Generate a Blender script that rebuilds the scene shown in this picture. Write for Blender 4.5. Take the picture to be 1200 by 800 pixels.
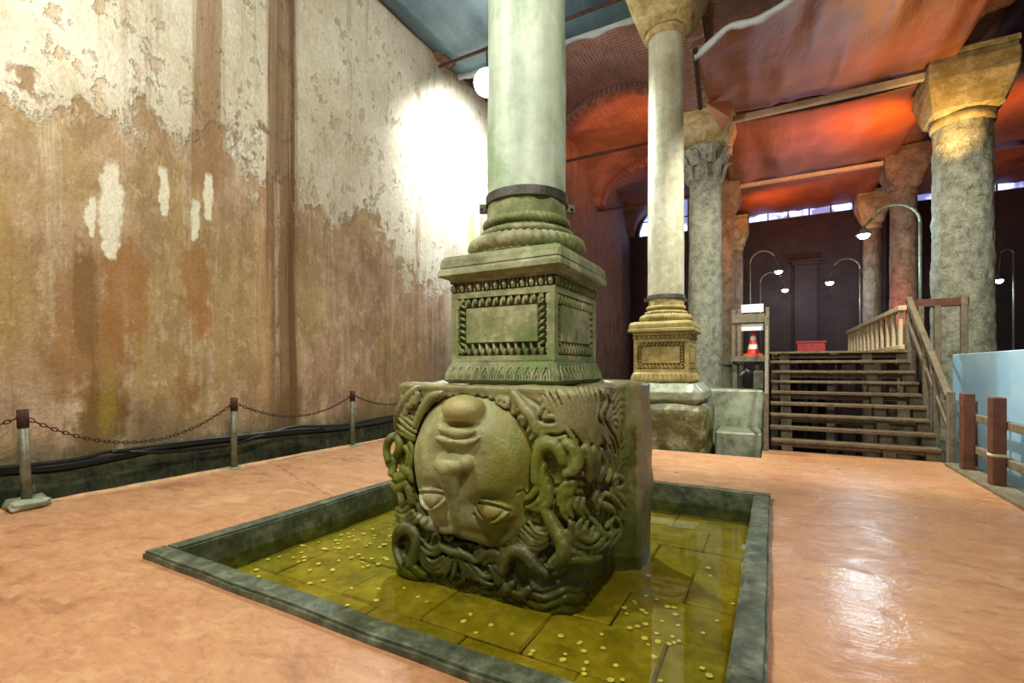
import bpy, bmesh, math, random
import numpy as np
from mathutils import Vector, Matrix

for _o in list(bpy.data.objects):
    bpy.data.objects.remove(_o)
scene = bpy.context.scene
C = scene.collection
PI = math.pi
rng = random.Random(7)
nrg = np.random.default_rng(11)

# ------------------------------------------------------------------ camera
F_PX, HOR_Y, CAM_H = 560.0, 430.0, 1.5
YAW = math.atan(0.545)
SA, CA = math.sin(YAW), math.cos(YAW)
cam_d = bpy.data.cameras.new('camera')
cam_d.sensor_width = 36.0
cam_d.lens = 36.0 * F_PX / 1200.0
cam_d.shift_y = (HOR_Y - 400.0) / 1200.0
cam_d.clip_end = 200
cam = bpy.data.objects.new('camera', cam_d)
C.objects.link(cam)
cam.location = (0, 0, CAM_H)
cam.rotation_euler = (PI / 2, 0, YAW)
scene.camera = cam

# ------------------------------------------------------------------ world and exposure
world = bpy.data.worlds.new('world'); scene.world = world
world.use_nodes = True
bgn = world.node_tree.nodes['Background']
bgn.inputs['Color'].default_value = (1.0, 0.92, 0.8, 1)
bgn.inputs['Strength'].default_value = 0.15
scene.view_settings.view_transform = 'Standard'
scene.view_settings.look = 'None'
scene.view_settings.gamma = 1.0
scene.view_settings.use_curve_mapping = False
scene.view_settings.exposure = 0.0

# ------------------------------------------------------------------ large lights (flood lamp beams, added unseen fills, coloured spots)
def light(name, kind, loc, energy, color, size=0.3, target=None, spot=None, blend=0.6):
    d = bpy.data.lights.new(name, kind)
    d.energy = energy; d.color = color
    if kind == 'AREA':
        d.size = size
    else:
        d.shadow_soft_size = size
    if spot:
        d.spot_size = math.radians(spot); d.spot_blend = blend
    o = bpy.data.objects.new(name, d); C.objects.link(o)
    o.location = loc
    if target is not None:
        o.rotation_euler = (Vector(target) - Vector(loc)).to_track_quat('-Z', 'Y').to_euler()
    return o

FLOOD = (-6.0, 9.75, 8.3)
light('flood_light', 'SPOT', (-5.75, 10.1, 8.0), 2400, (0.93, 0.97, 1.0), 0.12, (-7.6, 10.7, 6.9), 130, 1.0)
light('flood_light_forward', 'SPOT', (-5.8, 9.45, 8.1), 3000, (0.90, 1.0, 0.96), 0.14, (-1.4, 6.2, 2.2), 105, 0.6)
light('flood_light_back', 'SPOT', (-5.6, 11.1, 8.3), 420, (0.88, 0.80, 1.0), 0.12, (-3.8, 16.2, 10.3), 95, 0.8)
light('fill_light_a', 'POINT', (1.2, -0.2, 7.0), 1250, (1.0, 0.96, 0.82), 0.25)  # unseen fill added above the camera for head and floor
light('fill_light_b', 'POINT', (-4.0, -0.2, 7.0), 1280, (1.0, 0.97, 0.88), 0.25)  # second added fill without a fixture, brightens wall and foreground
light('fill_light_c', 'SPOT', (1.2, 8.4, 7.6), 2700, (1.0, 0.97, 0.86), 0.2, (1.2, 12.8, 2.2), 108, 0.35)  # added spot kept above the frame to lift columns and partition
light('vault_light_a', 'SPOT', (-2.8, 17.6, 8.0), 1000, (1.0, 0.25, 0.04), 0.15, (-4.6, 19.4, 11.4), 110, 0.8)
light('vault_light_b', 'SPOT', (3.6, 17.2, 6.9), 1500, (1.0, 0.30, 0.03), 0.15, (0.6, 20.0, 9.4), 120, 0.8)
light('vault_light_c', 'SPOT', (3.4, 15.2, 6.6), 420, (1.0, 0.42, 0.12), 0.15, (1.6, 13.0, 9.3), 110, 0.9)
light('vault_light_d', 'SPOT', (-1.0, 24.0, 7.2), 420, (1.0, 0.24, 0.03), 0.15, (1.4, 25.8, 9.5), 120, 0.8)
light('vault_light_e', 'SPOT', (5.2, 17.6, 7.0), 380, (1.0, 0.26, 0.04), 0.15, (7.5, 19.8, 9.2), 120, 0.8)
light('capital_light', 'SPOT', (3.6, 15.0, 6.3), 420, (1.0, 0.60, 0.22), 0.1, (4.1, 16.0, 8.3), 80, 0.9)
light('red_light', 'SPOT', (3.4, 20.9, 2.1), 420, (1.0, 0.06, 0.10), 0.1, (4.3, 22.7, 5.0), 60)
light('violet_light', 'POINT', (2.6, 25.2, 4.0), 55, (0.55, 0.16, 1.0), 0.15)

# ------------------------------------------------------------------ helpers
def ray(px, py):
    u = (px - 600.0) / F_PX; v = (HOR_Y - py) / F_PX
    return np.array([-SA + CA * u, CA + SA * u, v])
def at_y(px, py, Y):
    r = ray(px, py); t = Y / r[1]
    return Vector((r[0] * t, Y, CAM_H + r[2] * t))
def at_x(px, py, X):
    r = ray(px, py); t = X / r[0]
    return Vector((X, r[1] * t, CAM_H + r[2] * t))
def at_z(px, py, Z):
    r = ray(px, py); t = (Z - CAM_H) / r[2]
    return Vector((r[0] * t, r[1] * t, Z))

def tag(o, label, cat, group=None):
    o['label'] = label; o['category'] = cat
    if group: o['group'] = group
    return o
def empty(name, loc, label, cat, group=None, rz=0):
    o = bpy.data.objects.new(name, None); C.objects.link(o)
    o.empty_display_size = 0.1
    o.location = loc; o.rotation_euler = (0, 0, rz)
    tag(o, label, cat, group)
    return o
def world_of(o):
    m = Matrix.Translation(o.location) @ o.rotation_euler.to_matrix().to_4x4()
    return world_of(o.parent) @ o.matrix_parent_inverse @ m if o.parent else m
def link(name, me, mat=None, parent=None, loc=None, smooth=False, world=True):
    o = bpy.data.objects.new(name, me); C.objects.link(o)
    if mat is not None and not me.materials:
        me.materials.append(mat)
    if smooth:
        me.polygons.foreach_set('use_smooth', [True] * len(me.polygons))
    if parent is not None:
        o.parent = parent
        if world:
            pm = world_of(parent)
            o.matrix_parent_inverse = pm.inverted()
    if loc is not None: o.location = loc
    return o
def bm_obj(name, bm, mat=None, parent=None, loc=None, smooth=False, world=True):
    bmesh.ops.recalc_face_normals(bm, faces=bm.faces)
    me = bpy.data.meshes.new(name); bm.to_mesh(me); bm.free()
    return link(name, me, mat, parent, loc, smooth, world)
def struct(o, label=None):
    o['kind'] = 'structure'
    if label: o['label'] = label
    return o

def box(bm, x0, x1, y0, y1, z0, z1, bev=0.0):
    vs = [bm.verts.new((x, y, z)) for x in (x0, x1) for y in (y0, y1) for z in (z0, z1)]
    idx = [(0, 1, 3, 2), (4, 6, 7, 5), (0, 4, 5, 1), (2, 3, 7, 6), (0, 2, 6, 4), (1, 5, 7, 3)]
    fs = [bm.faces.new([vs[i] for i in f]) for f in idx]
    if bev > 0:
        es = list({e for f in fs for e in f.edges})
        bmesh.ops.bevel(bm, geom=es, offset=bev, segments=1, affect='EDGES', profile=0.5)
def obox(bm, c, dx, dy, dz, hx, hy, hz):
    """box with axes dx,dy,dz (unit vectors)"""
    c = Vector(c); dx = Vector(dx) * hx; dy = Vector(dy) * hy; dz = Vector(dz) * hz
    vs = [bm.verts.new(c + a * dx + b * dy + e * dz) for a in (-1, 1) for b in (-1, 1) for e in (-1, 1)]
    for f in [(0, 1, 3, 2), (4, 6, 7, 5), (0, 4, 5, 1), (2, 3, 7, 6), (0, 2, 6, 4), (1, 5, 7, 3)]:
        bm.faces.new([vs[i] for i in f])
def beam(bm, a, b, w, h, up=(0, 0, 1)):
    a = Vector(a); b = Vector(b); d = (b - a); L = d.length; d.normalize()
    s = d.cross(Vector(up)).normalized(); u = s.cross(d).normalized()
    obox(bm, (a + b) / 2, d, s, u, L / 2, w / 2, h / 2)
def tube(bm, pts, r, n=8, cap=True):
    pts = [Vector(p) for p in pts]; rings = []
    rs = r if isinstance(r, (list, tuple)) else [r] * len(pts)
    ref = None
    for i, p in enumerate(pts):
        t = (pts[min(i + 1, len(pts) - 1)] - pts[max(i - 1, 0)]).normalized()
        if ref is None:
            ref = Vector((0, 0, 1)) if abs(t.z) < 0.9 else Vector((1, 0, 0))
        s = t.cross(ref).normalized(); ref = s.cross(t).normalized()
        rings.append([bm.verts.new(p + rs[i] * (math.cos(2 * PI * k / n) * s + math.sin(2 * PI * k / n) * ref)) for k in range(n)])
    for A, B in zip(rings, rings[1:]):
        for k in range(n):
            bm.faces.new((A[k], A[(k + 1) % n], B[(k + 1) % n], B[k]))
    if cap:
        bm.faces.new(rings[0][::-1]); bm.faces.new(rings[-1])
def lathe(bm, prof, n=48, c=(0, 0), jit=0.0, rnd=None, cap=True, ang=0.0):
    rings = []
    for (r, z) in prof:
        ring = []
        for k in range(n):
            a = 2 * PI * k / n + ang
            rr = r + (rnd(k, z) if rnd else 0)
            ring.append(bm.verts.new((c[0] + rr * math.cos(a), c[1] + rr * math.sin(a), z)))
        rings.append(ring)
    for A, B in zip(rings, rings[1:]):
        for k in range(n):
            bm.faces.new((A[k], A[(k + 1) % n], B[(k + 1) % n], B[k]))
    if cap:
        bm.faces.new(rings[0][::-1]); bm.faces.new(rings[-1])
def sqloft(bm, prof, n=6, c=(0, 0), noise=0.0):
    """square-plan moulding: prof = [(half, z, corner_radius)]"""
    rings = []
    for (h, z, r) in prof:
        ring = []
        for q in range(4):
            cx, cy = [(1, 1), (-1, 1), (-1, -1), (1, -1)][q]
            for k in range(n):
                a = q * PI / 2 + PI / 2 * k / (n - 1)
                ring.append(bm.verts.new((c[0] + cx * (h - r) + r * math.cos(a) + rng.uniform(-noise, noise),
                                          c[1] + cy * (h - r) + r * math.sin(a) + rng.uniform(-noise, noise), z + rng.uniform(-noise, noise))))
        rings.append(ring)
    m = len(rings[0])
    for A, B in zip(rings, rings[1:]):
        for k in range(m):
            bm.faces.new((A[k], A[(k + 1) % m], B[(k + 1) % m], B[k]))
    bm.faces.new(rings[0][::-1]); bm.faces.new(rings[-1])

def np_mesh(name, verts, faces, smooth=True):
    verts = np.asarray(verts, dtype=np.float32); faces = np.asarray(faces, dtype=np.int32)
    me = bpy.data.meshes.new(name)
    k = faces.shape[1]
    me.vertices.add(len(verts)); me.vertices.foreach_set('co', verts.ravel())
    me.loops.add(faces.size); me.loops.foreach_set('vertex_index', faces.ravel())
    me.polygons.add(len(faces))
    me.polygons.foreach_set('loop_start', np.arange(0, faces.size, k, dtype=np.int32))
    me.polygons.foreach_set('loop_total', np.full(len(faces), k, dtype=np.int32))
    if smooth: me.polygons.foreach_set('use_smooth', np.ones(len(faces), dtype=bool))
    me.update(calc_edges=True); me.validate()
    return me
def grid_mesh(name, P, smooth=True, flip=False):
    """P: (n,m,3) array"""
    n, m, _ = P.shape
    i, j = np.meshgrid(np.arange(n - 1), np.arange(m - 1), indexing='ij')
    a = (i * m + j).ravel(); b = a + m; c = b + 1; d = a + 1
    f = np.stack([a, b, c, d] if not flip else [a, d, c, b], 1)
    return np_mesh(name, P.reshape(-1, 3), f, smooth)
_np_tab = nrg.random((64, 64, 64)).astype(np.float32)
def vnoise(x, y, z):
    xi = np.floor(x).astype(int); yi = np.floor(y).astype(int); zi = np.floor(z).astype(int)
    fx = x - xi; fy = y - yi; fz = z - zi
    fx = fx * fx * (3 - 2 * fx); fy = fy * fy * (3 - 2 * fy); fz = fz * fz * (3 - 2 * fz)
    T = lambda a, b, c: _np_tab[(xi + a) & 63, (yi + b) & 63, (zi + c) & 63]
    l = lambda p, q, t: p + (q - p) * t
    return l(l(l(T(0,0,0), T(1,0,0), fx), l(T(0,1,0), T(1,1,0), fx), fy),
             l(l(T(0,0,1), T(1,0,1), fx), l(T(0,1,1), T(1,1,1), fx), fy), fz) - 0.5

# ------------------------------------------------------------------ node expression helper
class NX:
    """a value socket inside a material node tree with arithmetic"""
    def __init__(s, T, sock): s.T = T; s.s = sock
    def _m(s, op, *a, clamp=False):
        n = s.T.nodes.new('ShaderNodeMath'); n.operation = op; n.use_clamp = clamp
        for i, v in enumerate((s,) + a):
            if isinstance(v, NX): s.T.links.new(v.s, n.inputs[i])
            else: n.inputs[i].default_value = float(v)
        return NX(s.T, n.outputs[0])
    def __add__(s, o): return s._m('ADD', o)
    __radd__ = __add__
    def __sub__(s, o): return s._m('SUBTRACT', o)
    def __rsub__(s, o): return s._m('MULTIPLY', -1.0)._m('ADD', o)
    def __mul__(s, o): return s._m('MULTIPLY', o)
    __rmul__ = __mul__
    def __truediv__(s, o): return s._m('DIVIDE', o)
    def abs(s): return s._m('ABSOLUTE')
    def max(s, o): return s._m('MAXIMUM', o)
    def min(s, o): return s._m('MINIMUM', o)
    def pow(s, o): return s._m('POWER', o)
    def clamp(s): return s._m('ADD', 0.0, clamp=True)
    def step(s, lo, hi):
        n = s.T.nodes.new('ShaderNodeMapRange'); n.interpolation_type = 'SMOOTHSTEP'
        s.T.links.new(s.s, n.inputs[0])
        for k, v in ((1, lo), (2, hi)): 
            if isinstance(v, NX): s.T.links.new(v.s, n.inputs[k])
            else: n.inputs[k].default_value = v
        n.inputs[3].default_value = 0; n.inputs[4].default_value = 1
        return NX(s.T, n.outputs[0])
class Mat:
    def __init__(s, name):
        s.m = bpy.data.materials.new(name); s.m.use_nodes = True
        s.T = s.m.node_tree; s.b = s.T.nodes['Principled BSDF']
        s.out = s.T.nodes['Material Output']
        s.tc = s.T.nodes.new('ShaderNodeTexCoord')
        s.gn = s.T.nodes.new('ShaderNodeNewGeometry')
        sp = s.T.nodes.new('ShaderNodeSeparateXYZ'); s.T.links.new(s.gn.outputs['Position'], sp.inputs[0])
        s.X, s.Y, s.Z = [NX(s.T, sp.outputs[i]) for i in range(3)]
        sn = s.T.nodes.new('ShaderNodeSeparateXYZ'); s.T.links.new(s.gn.outputs['Normal'], sn.inputs[0])
        s.NZ = NX(s.T, sn.outputs[2])
    def vec(s, x, y, z):
        n = s.T.nodes.new('ShaderNodeCombineXYZ')
        for i, v in enumerate((x, y, z)):
            if isinstance(v, NX): s.T.links.new(v.s, n.inputs[i])
            else: n.inputs[i].default_value = v
        return n.outputs[0]
    def noise(s, sx=1, sy=None, sz=None, detail=4, rough=0.55, off=0.0, dist=0.0, local=False):
        sy = sx if sy is None else sy; sz = sx if sz is None else sz
        n = s.T.nodes.new('ShaderNodeTexNoise')
        mp = s.T.nodes.new('ShaderNodeMapping'); mp.inputs['Scale'].default_value = (sx, sy, sz)
        mp.inputs['Location'].default_value = (off, off * 1.7, off * 0.6)
        s.T.links.new(s.tc.outputs['Object'] if local else s.gn.outputs['Position'], mp.inputs[0])
        s.T.links.new(mp.outputs[0], n.inputs['Vector'])
        n.inputs['Scale'].default_value = 1.0; n.inputs['Detail'].default_value = detail
        n.inputs['Roughness'].default_value = rough; n.inputs['Distortion'].default_value = dist
        return NX(s.T, n.outputs['Fac'])
    def voro(s, sx=1, sy=None, sz=None, feature='F1', rand=1.0):
        sy = sx if sy is None else sy; sz = sx if sz is None else sz
        n = s.T.nodes.new('ShaderNodeTexVoronoi'); n.feature = feature
        mp = s.T.nodes.new('ShaderNodeMapping'); mp.inputs['Scale'].default_value = (sx, sy, sz)
        s.T.links.new(s.gn.outputs['Position'], mp.inputs[0]); s.T.links.new(mp.outputs[0], n.inputs['Vector'])
        n.inputs['Scale'].default_value = 1.0; n.inputs['Randomness'].default_value = rand
        return NX(s.T, n.outputs['Distance'])
    def col(s, c):
        n = s.T.nodes.new('ShaderNodeRGB'); n.outputs[0].default_value = (c[0], c[1], c[2], 1); return n.outputs[0]
    def mix(s, fac, a, b, mode='MIX'):
        n = s.T.nodes.new('ShaderNodeMix'); n.data_type = 'RGBA'; n.blend_type = mode; n.clamp_factor = True
        if isinstance(fac, NX): s.T.links.new(fac.s, n.inputs[0])
        else: n.inputs[0].default_value = fac
        for k, v in ((6, a), (7, b)):
            if isinstance(v, (tuple, list)): n.inputs[k].default_value = (v[0], v[1], v[2], 1)
            else: s.T.links.new(v, n.inputs[k])
        return n.outputs[2]
    def ramp(s, fac, stops):
        n = s.T.nodes.new('ShaderNodeValToRGB'); cr = n.color_ramp
        while len(cr.elements) < len(stops): cr.elements.new(0.5)
        for e, (p, c) in zip(cr.elements, stops): e.position = p; e.color = (c[0], c[1], c[2], 1)
        s.T.links.new(fac.s, n.inputs[0]); return n.outputs[0]
    def base(s, c):
        if isinstance(c, (tuple, list)): s.b.inputs['Base Color'].default_value = (c[0], c[1], c[2], 1)
        else: s.T.links.new(c, s.b.inputs['Base Color'])
        return s
    def rough(s, r):
        if isinstance(r, NX): s.T.links.new(r.s, s.b.inputs['Roughness'])
        else: s.b.inputs['Roughness'].default_value = r
        return s
    def bump(s, h, dist=0.01, strength=1.0):
        n = s.T.nodes.new('ShaderNodeBump'); n.inputs['Distance'].default_value = dist; n.inputs['Strength'].default_value = strength
        s.T.links.new(h.s, n.inputs['Height']); s.T.links.new(n.outputs[0], s.b.inputs['Normal']); return s
    def emit(s, c, k):
        s.b.inputs['Emission Color'].default_value = (c[0], c[1], c[2], 1); s.b.inputs['Emission Strength'].default_value = k; return s
    def metal(s, v): s.b.inputs['Metallic'].default_value = v; return s
def lin(r, g, b):
    f = lambda v: (v / 255 / 12.92) if v / 255 <= 0.04045 else ((v / 255 + 0.055) / 1.055) ** 2.4
    return (f(r), f(g), f(b))
def simple(name, c, r=0.6, metal=0.0, var=0.25, sc=8.0, bump=0.004):
    m = Mat(name); n = m.noise(sc, detail=5)
    m.base(m.mix(n.step(0.3, 0.7), tuple(v * (1 - var) for v in c), tuple(min(1, v * (1 + var)) for v in c))).rough(r).metal(metal)
    if bump: m.bump(m.noise(sc * 4, detail=3), bump, 0.6)
    return m.m
# ================================================================== materials
def m_wall():
    m = Mat('stained_plaster')
    Y, Z = m.Y, m.Z
    n1 = m.noise(0.55, 0.55, 0.45, 6, 0.62); n2 = m.noise(1.9, 1.9, 1.6, 7, 0.65, 3.1)
    fl = m.noise(5.0, 5.0, 3.6, 6, 0.68, 7.7); st = m.noise(1, 4.5, 0.16, 5, 0.6, 1.3); st2 = m.noise(1, 14, 0.3, 4, 0.6, 5.0)
    bb = m.noise(1.0, 1.0, 0.8, 6, 0.6, 9.0)
    # brown weathered render
    c = m.ramp(n2 * 0.6 + st * 0.4, [(0.30, lin(124, 98, 72)), (0.45, lin(170, 142, 110)), (0.55, lin(188, 160, 130)), (0.68, lin(214, 190, 158))])
    c = m.mix(m.noise(0.5, 0.5, 0.5, 3, 0.5, 12.0).step(0.42, 0.62), c, m.mix(fl, lin(150, 125, 80), lin(196, 172, 120)))
    # pale flakes that survive in the lower zone
    flake = (fl + n2 * 0.5).step(0.84, 0.88) * n1.step(0.40, 0.56)
    c = m.mix(flake * 0.75, c, lin(214, 190, 150))
    p1 = m.noise(2.6, 2.6, 1.7, 8, 0.72, 61.0); p2 = m.noise(5.5, 5.5, 3.2, 8, 0.75, 67.0)
    c = m.mix(p1.step(0.51, 0.545) * 0.32, c, m.mix(p2, lin(112, 84, 60), lin(146, 112, 82)))
    c = m.mix(p2.step(0.565, 0.59) * 0.55, c, lin(204, 178, 142))
    # upper whitewash with ragged lower edge
    edge = (Z - 4.85 + Y.step(6.0, 9.5) * 1.3) * 0.45 + (n1 - 0.5) * 2.2 + (n2 - 0.5) * 1.5 + (fl - 0.5) * 0.9
    white = edge.step(-0.06, 0.10)
    holes = (fl + (n2 - 0.5) * 0.8).step(0.58, 0.66)
    wc = m.ramp(bb * 0.6 + fl * 0.4, [(0.30, lin(186, 172, 140)), (0.48, lin(216, 208, 182)), (0.62, lin(230, 226, 206))])
    c = m.mix(white * (1 - holes * 0.75), c, wc)
    # vertical run-off bands (Y positions along the wall)
    def band(y0, w, col, k, zlo=-2.0, zhi=20.0, zs=0.4):
        nonlocal c
        d = ((Y - y0) + (st2 - 0.5) * 0.25).abs()
        f = (1 - d.step(w * 0.55, w)) * (Z.step(zlo, zlo + zs)) * (1 - Z.step(zhi - zs, zhi)) * k
        f = f * (0.55 + 0.6 * st2)
        c = m.mix(f, c, col)
    band(4.20, 0.30, lin(150, 116, 74), 0.95, 4.0)
    band(5.46, 0.36, lin(130, 100, 64), 1.0)
    band(5.62, 0.07, lin(96, 68, 30), 0.9)
    band(5.36, 0.05, lin(110, 88, 60), 0.7)
    band(5.10, 0.10, lin(196, 150, 104), 0.5, 0.5, 4.8)
    band(10.5, 0.35, lin(214, 206, 180), 0.7, 0.5, 6.5, 1.0)
    band(11.55, 0.20, lin(190, 176, 60), 0.7, 1.5, 7, 1.0)
    band(12.1, 0.12, lin(120, 100, 80), 0.7, 1.0, 7, 1.0)
    band(9.1, 0.08, lin(150, 110, 80), 0.6, 1.0, 6, 1.0)
    # long pale lime runs below the whitewash
    run = m.noise(1, 3.4, 0.10, 6, 0.65, 73.0).step(0.54, 0.62) * (1 - white) * p2.step(0.36, 0.5) * Z.step(0.3, 2.0)
    c = m.mix(run * 0.6, c, lin(206, 190, 164))
    run2 = m.noise(1, 5.0, 0.12, 6, 0.65, 83.0).step(0.56, 0.64) * p1.step(0.35, 0.55)
    c = m.mix(run2 * 0.3, c, lin(128, 96, 64))
    # rusty stains
    def blob(y0, z0, ry, rz, col, k, soft=0.5, wob=1.2):
        nonlocal c
        a = ((Y - y0) / ry); b = ((Z - z0) / rz)
        d = (a * a + b * b).pow(0.5) + (n2 - 0.5) * wob + (fl - 0.5) * 1.3 + (st2 - 0.5) * 0.7
        c = m.mix((1 - d.step(1 - soft, 1.0)) * k, c, col)
    blob(2.75, 1.9, 0.50, 1.35, lin(150, 108, 52), 0.7)
    blob(3.15, 2.5, 0.35, 0.95, lin(158, 110, 52), 0.75)
    blob(2.72, 2.35, 0.16, 0.8, lin(116, 86, 48), 0.6)
    blob(4.05, 2.85, 0.30, 0.85, lin(158, 112, 56), 0.75)
    blob(4.12, 2.25, 0.24, 0.45, lin(164, 106, 44), 0.7)
    blob(3.9, 1.1, 0.2, 0.5, lin(150, 104, 50), 0.5)
    blob(2.85, 0.75, 0.42, 0.75, lin(118, 92, 30), 0.9)
    blob(2.95, 0.9, 0.12, 0.8, lin(176, 150, 50), 0.5)
    blob(1.9, 2.6, 0.5, 1.6, lin(168, 138, 72), 0.6, 0.7)
    blob(5.6, 0.75, 0.28, 0.6, lin(106, 80, 40), 0.6)
    blob(9.4, 1.4, 1.6, 1.0, lin(150, 124, 92), 0.4, 0.7)
    # four washed-out white drips
    def drip(y0, z1, z0, w):
        nonlocal c
        t = (Z - z0) / (z1 - z0)
        ww = w * 0.50 + w * 0.55 * (t * 2.2).min(1.0).max(0.0) * (1 - ((t - 0.55) / 0.45).max(0.0) * 0.7)
        d = ((Y - y0) + (fl - 0.5) * 0.22 + (n2 - 0.5) * 0.16).abs() / ww
        f = (1 - d.step(0.6, 1.1)) * (t + (fl - 0.5) * 0.25).step(0.0, 0.05) * (1 - (t + (fl - 0.5) * 0.2).step(0.88, 1.02))
        c = m.mix(f, c, lin(236, 232, 206))
    drip(2.98, 4.22, 2.88, 0.13); drip(2.80, 3.7, 3.15, 0.05); drip(3.60, 4.38, 3.62, 0.075); drip(4.04, 4.05, 3.40, 0.085); drip(4.23, 4.50, 3.75, 0.08)
    # damp, algae-dark foot of the wall
    damp = 1 - (Z + (n2 - 0.5) * 1.4 + (st - 0.5) * 0.9).step(0.35, 1.05)
    c = m.mix(damp * 0.55, c, lin(96, 92, 62))
    foot = 1 - (Z + (n2 - 0.5) * 0.25).step(0.18, 0.42)
    c = m.mix(foot * 0.95, c, m.mix(fl.step(0.35, 0.65), lin(30, 42, 30), lin(88, 96, 58)))
    far = (Y + (n2 - 0.5) * 1.5).step(14.0, 16.5)          # darker red-brown deeper in the aisle
    c = m.mix(far * 0.9, c, m.mix((st * 0.35 + n2 * 0.65).step(0.38, 0.62), lin(82, 56, 46), lin(124, 90, 74)))
    # fine grain
    c = m.mix(m.noise(22, 22, 16, 4, 0.7).step(0.35, 0.7) * 0.45, c, m.mix(0.5, c, lin(84, 62, 42)))
    c = m.mix(m.noise(1, 9, 1.1, 6, 0.7, 44.0).step(0.55, 0.70) * 0.35, c, lin(122, 96, 70)); c = m.mix(m.noise(1, 6, 2.2, 7, 0.75, 51.0).step(0.60, 0.68) * 0.35 * (1 - white), c, lin(206, 184, 150))
    m.base(c).rough(0.82)
    m.bump(white * (1 - holes) * 0.5 + fl * 0.5 + m.noise(26, detail=4) * 0.25, 0.05, 0.7)
    return m.m
def m_floor():
    m = Mat('terracotta_screed')
    a = m.noise(0.7, 0.7, 1, 6, 0.6, 2.0); b = m.noise(2.6, 4.5, 1, 6, 0.65, 4.0, 0.6); d = m.noise(11, 18, 4, 4, 0.6)
    c = m.ramp(a * 0.45 + b * 0.55, [(0.34, lin(128, 86, 56)), (0.45, lin(172, 122, 84)), (0.54, lin(184, 136, 98)), (0.66, lin(202, 158, 120))])
    c = m.mix(d.step(0.52, 0.70) * 0.45, c, lin(142, 96, 62))
    e = m.noise(5.5, 9.0, 3, 6, 0.7, 14.0, 1.2)
    c = m.mix(e.step(0.54, 0.66) * 0.40, c, lin(150, 98, 56)); c = m.mix((1 - e.step(0.34, 0.46)) * 0.40, c, lin(206, 164, 124))
    stain = (b + (a - 0.5) * 0.8).step(0.58, 0.70) * m.X.step(0.3, 2.2) 
    c = m.mix(stain * 0.7, c, lin(146, 112, 56))
    spots = m.voro(1.3, 1.3, 1.3)
    c = m.mix((1 - (spots + (d - 0.5) * 0.1).step(0.035, 0.06)) * 0.8, c, lin(90, 60, 40))
    rot = m.Y * 0.92 + m.X * 0.3 - 2.2 + (b - 0.5) * 0.25        # hairline crack off the pool's corner
    line = (1 - (rot + (d - 0.5) * 0.12 - (m.X + 4.3) * (-0.05)).abs().step(0.008, 0.02)) * (1 - m.X.step(-4.45, -4.35))
    c = m.mix(line * 0.6, c, lin(120, 72, 42))
    j = (1 - (m.Y - 7.15 + (d - 0.5) * 0.05).abs().step(0.006, 0.016)) * m.X.step(0.1, 0.15)
    c = m.mix(j * 0.5, c, lin(140, 92, 60))
    m.base(c)
    wet = (a + (b - 0.5) * 0.6).step(0.42, 0.6) * 0.5 + m.X.step(-0.8, 0.4) * 0.5
    m.rough(0.56 - wet * 0.36 + (d - 0.5) * 0.12)
    m.bump(b * 0.7 + d * 0.3 + m.noise(40, detail=3) * 0.1, 0.022, 0.5)
    return m.m
def m_stone(name, dark, mid, light, moss=None, mossk=0.0, r=0.6, sc=1.0, bump=0.012, wet=0.0, streak=0.0, pit=0.0):
    m = Mat(name)
    a = m.noise(1.6 * sc, detail=6, off=3.0); b = m.noise(6 * sc, detail=6, rough=0.65, off=8.0)
    g = m.noise(30 * sc, detail=4, rough=0.7)
    v = a * 0.5 + b * 0.4 + g * 0.1
    if streak: v = v * (1 - streak) + m.noise(4 * sc, 4 * sc, 0.5 * sc, 5, 0.6, 5.5) * streak
    c = m.ramp(v, [(0.36, tuple(x * 0.8 for x in dark)), (0.49, mid), (0.62, light)])
    if moss is not None:
        mk = m.noise(1.1 * sc, detail=5, off=21.0) * 0.65 + m.noise(7 * sc, detail=5, off=2.0) * 0.35
        c = m.mix(mk.step(0.47, 0.56) * mossk, c, moss)
    m.base(c)
    m.rough(r - wet * a.step(0.4, 0.65) + (g - 0.5) * 0.15)
    h = b * 0.5 + g * 0.25
    if pit:
        h = h - m.voro(16 * sc).step(0.0, 0.45) * -pit
    m.bump(h, bump, 0.8)
    return m.m
def m_brick(name, c1, c2, mortar, uv=False, sc=1.0):
    m = Mat(name)
    n = m.T.nodes.new('ShaderNodeTexBrick')
    wob = m.noise(2.0, detail=3)
    if uv:
        su = m.T.nodes.new('ShaderNodeSeparateXYZ'); m.T.links.new(m.tc.outputs['UV'], su.inputs[0])
        v = m.vec(NX(m.T, su.outputs[0]), NX(m.T, su.outputs[1]) + (wob - 0.5) * 0.08, 0.0)
    else:
        v = m.vec((m.X + m.Y * 0.7) * 1.0, m.Z + (wob - 0.5) * 0.10, 0.0)
    m.T.links.new(v, n.inputs['Vector'])
    n.inputs['Scale'].default_value = 1.0 * sc
    n.inputs['Brick Width'].default_value = 0.36; n.inputs['Row Height'].default_value = 0.105; n.inputs['Mortar Size'].default_value = 0.018
    n.inputs['Color1'].default_value = (*c1, 1); n.inputs['Color2'].default_value = (*c2, 1); n.inputs['Mortar'].default_value = (*mortar, 1)
    c = m.mix(m.noise(1.2, detail=5).step(0.35, 0.65) * 0.5, n.outputs['Color'], tuple(x * 0.45 for x in c1))
    m.base(c).rough(0.85)
    m.bump(NX(m.T, n.outputs['Fac']) * -0.6 + m.noise(14, detail=4) * 0.5, 0.03, 0.8)
    return m.m
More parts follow.
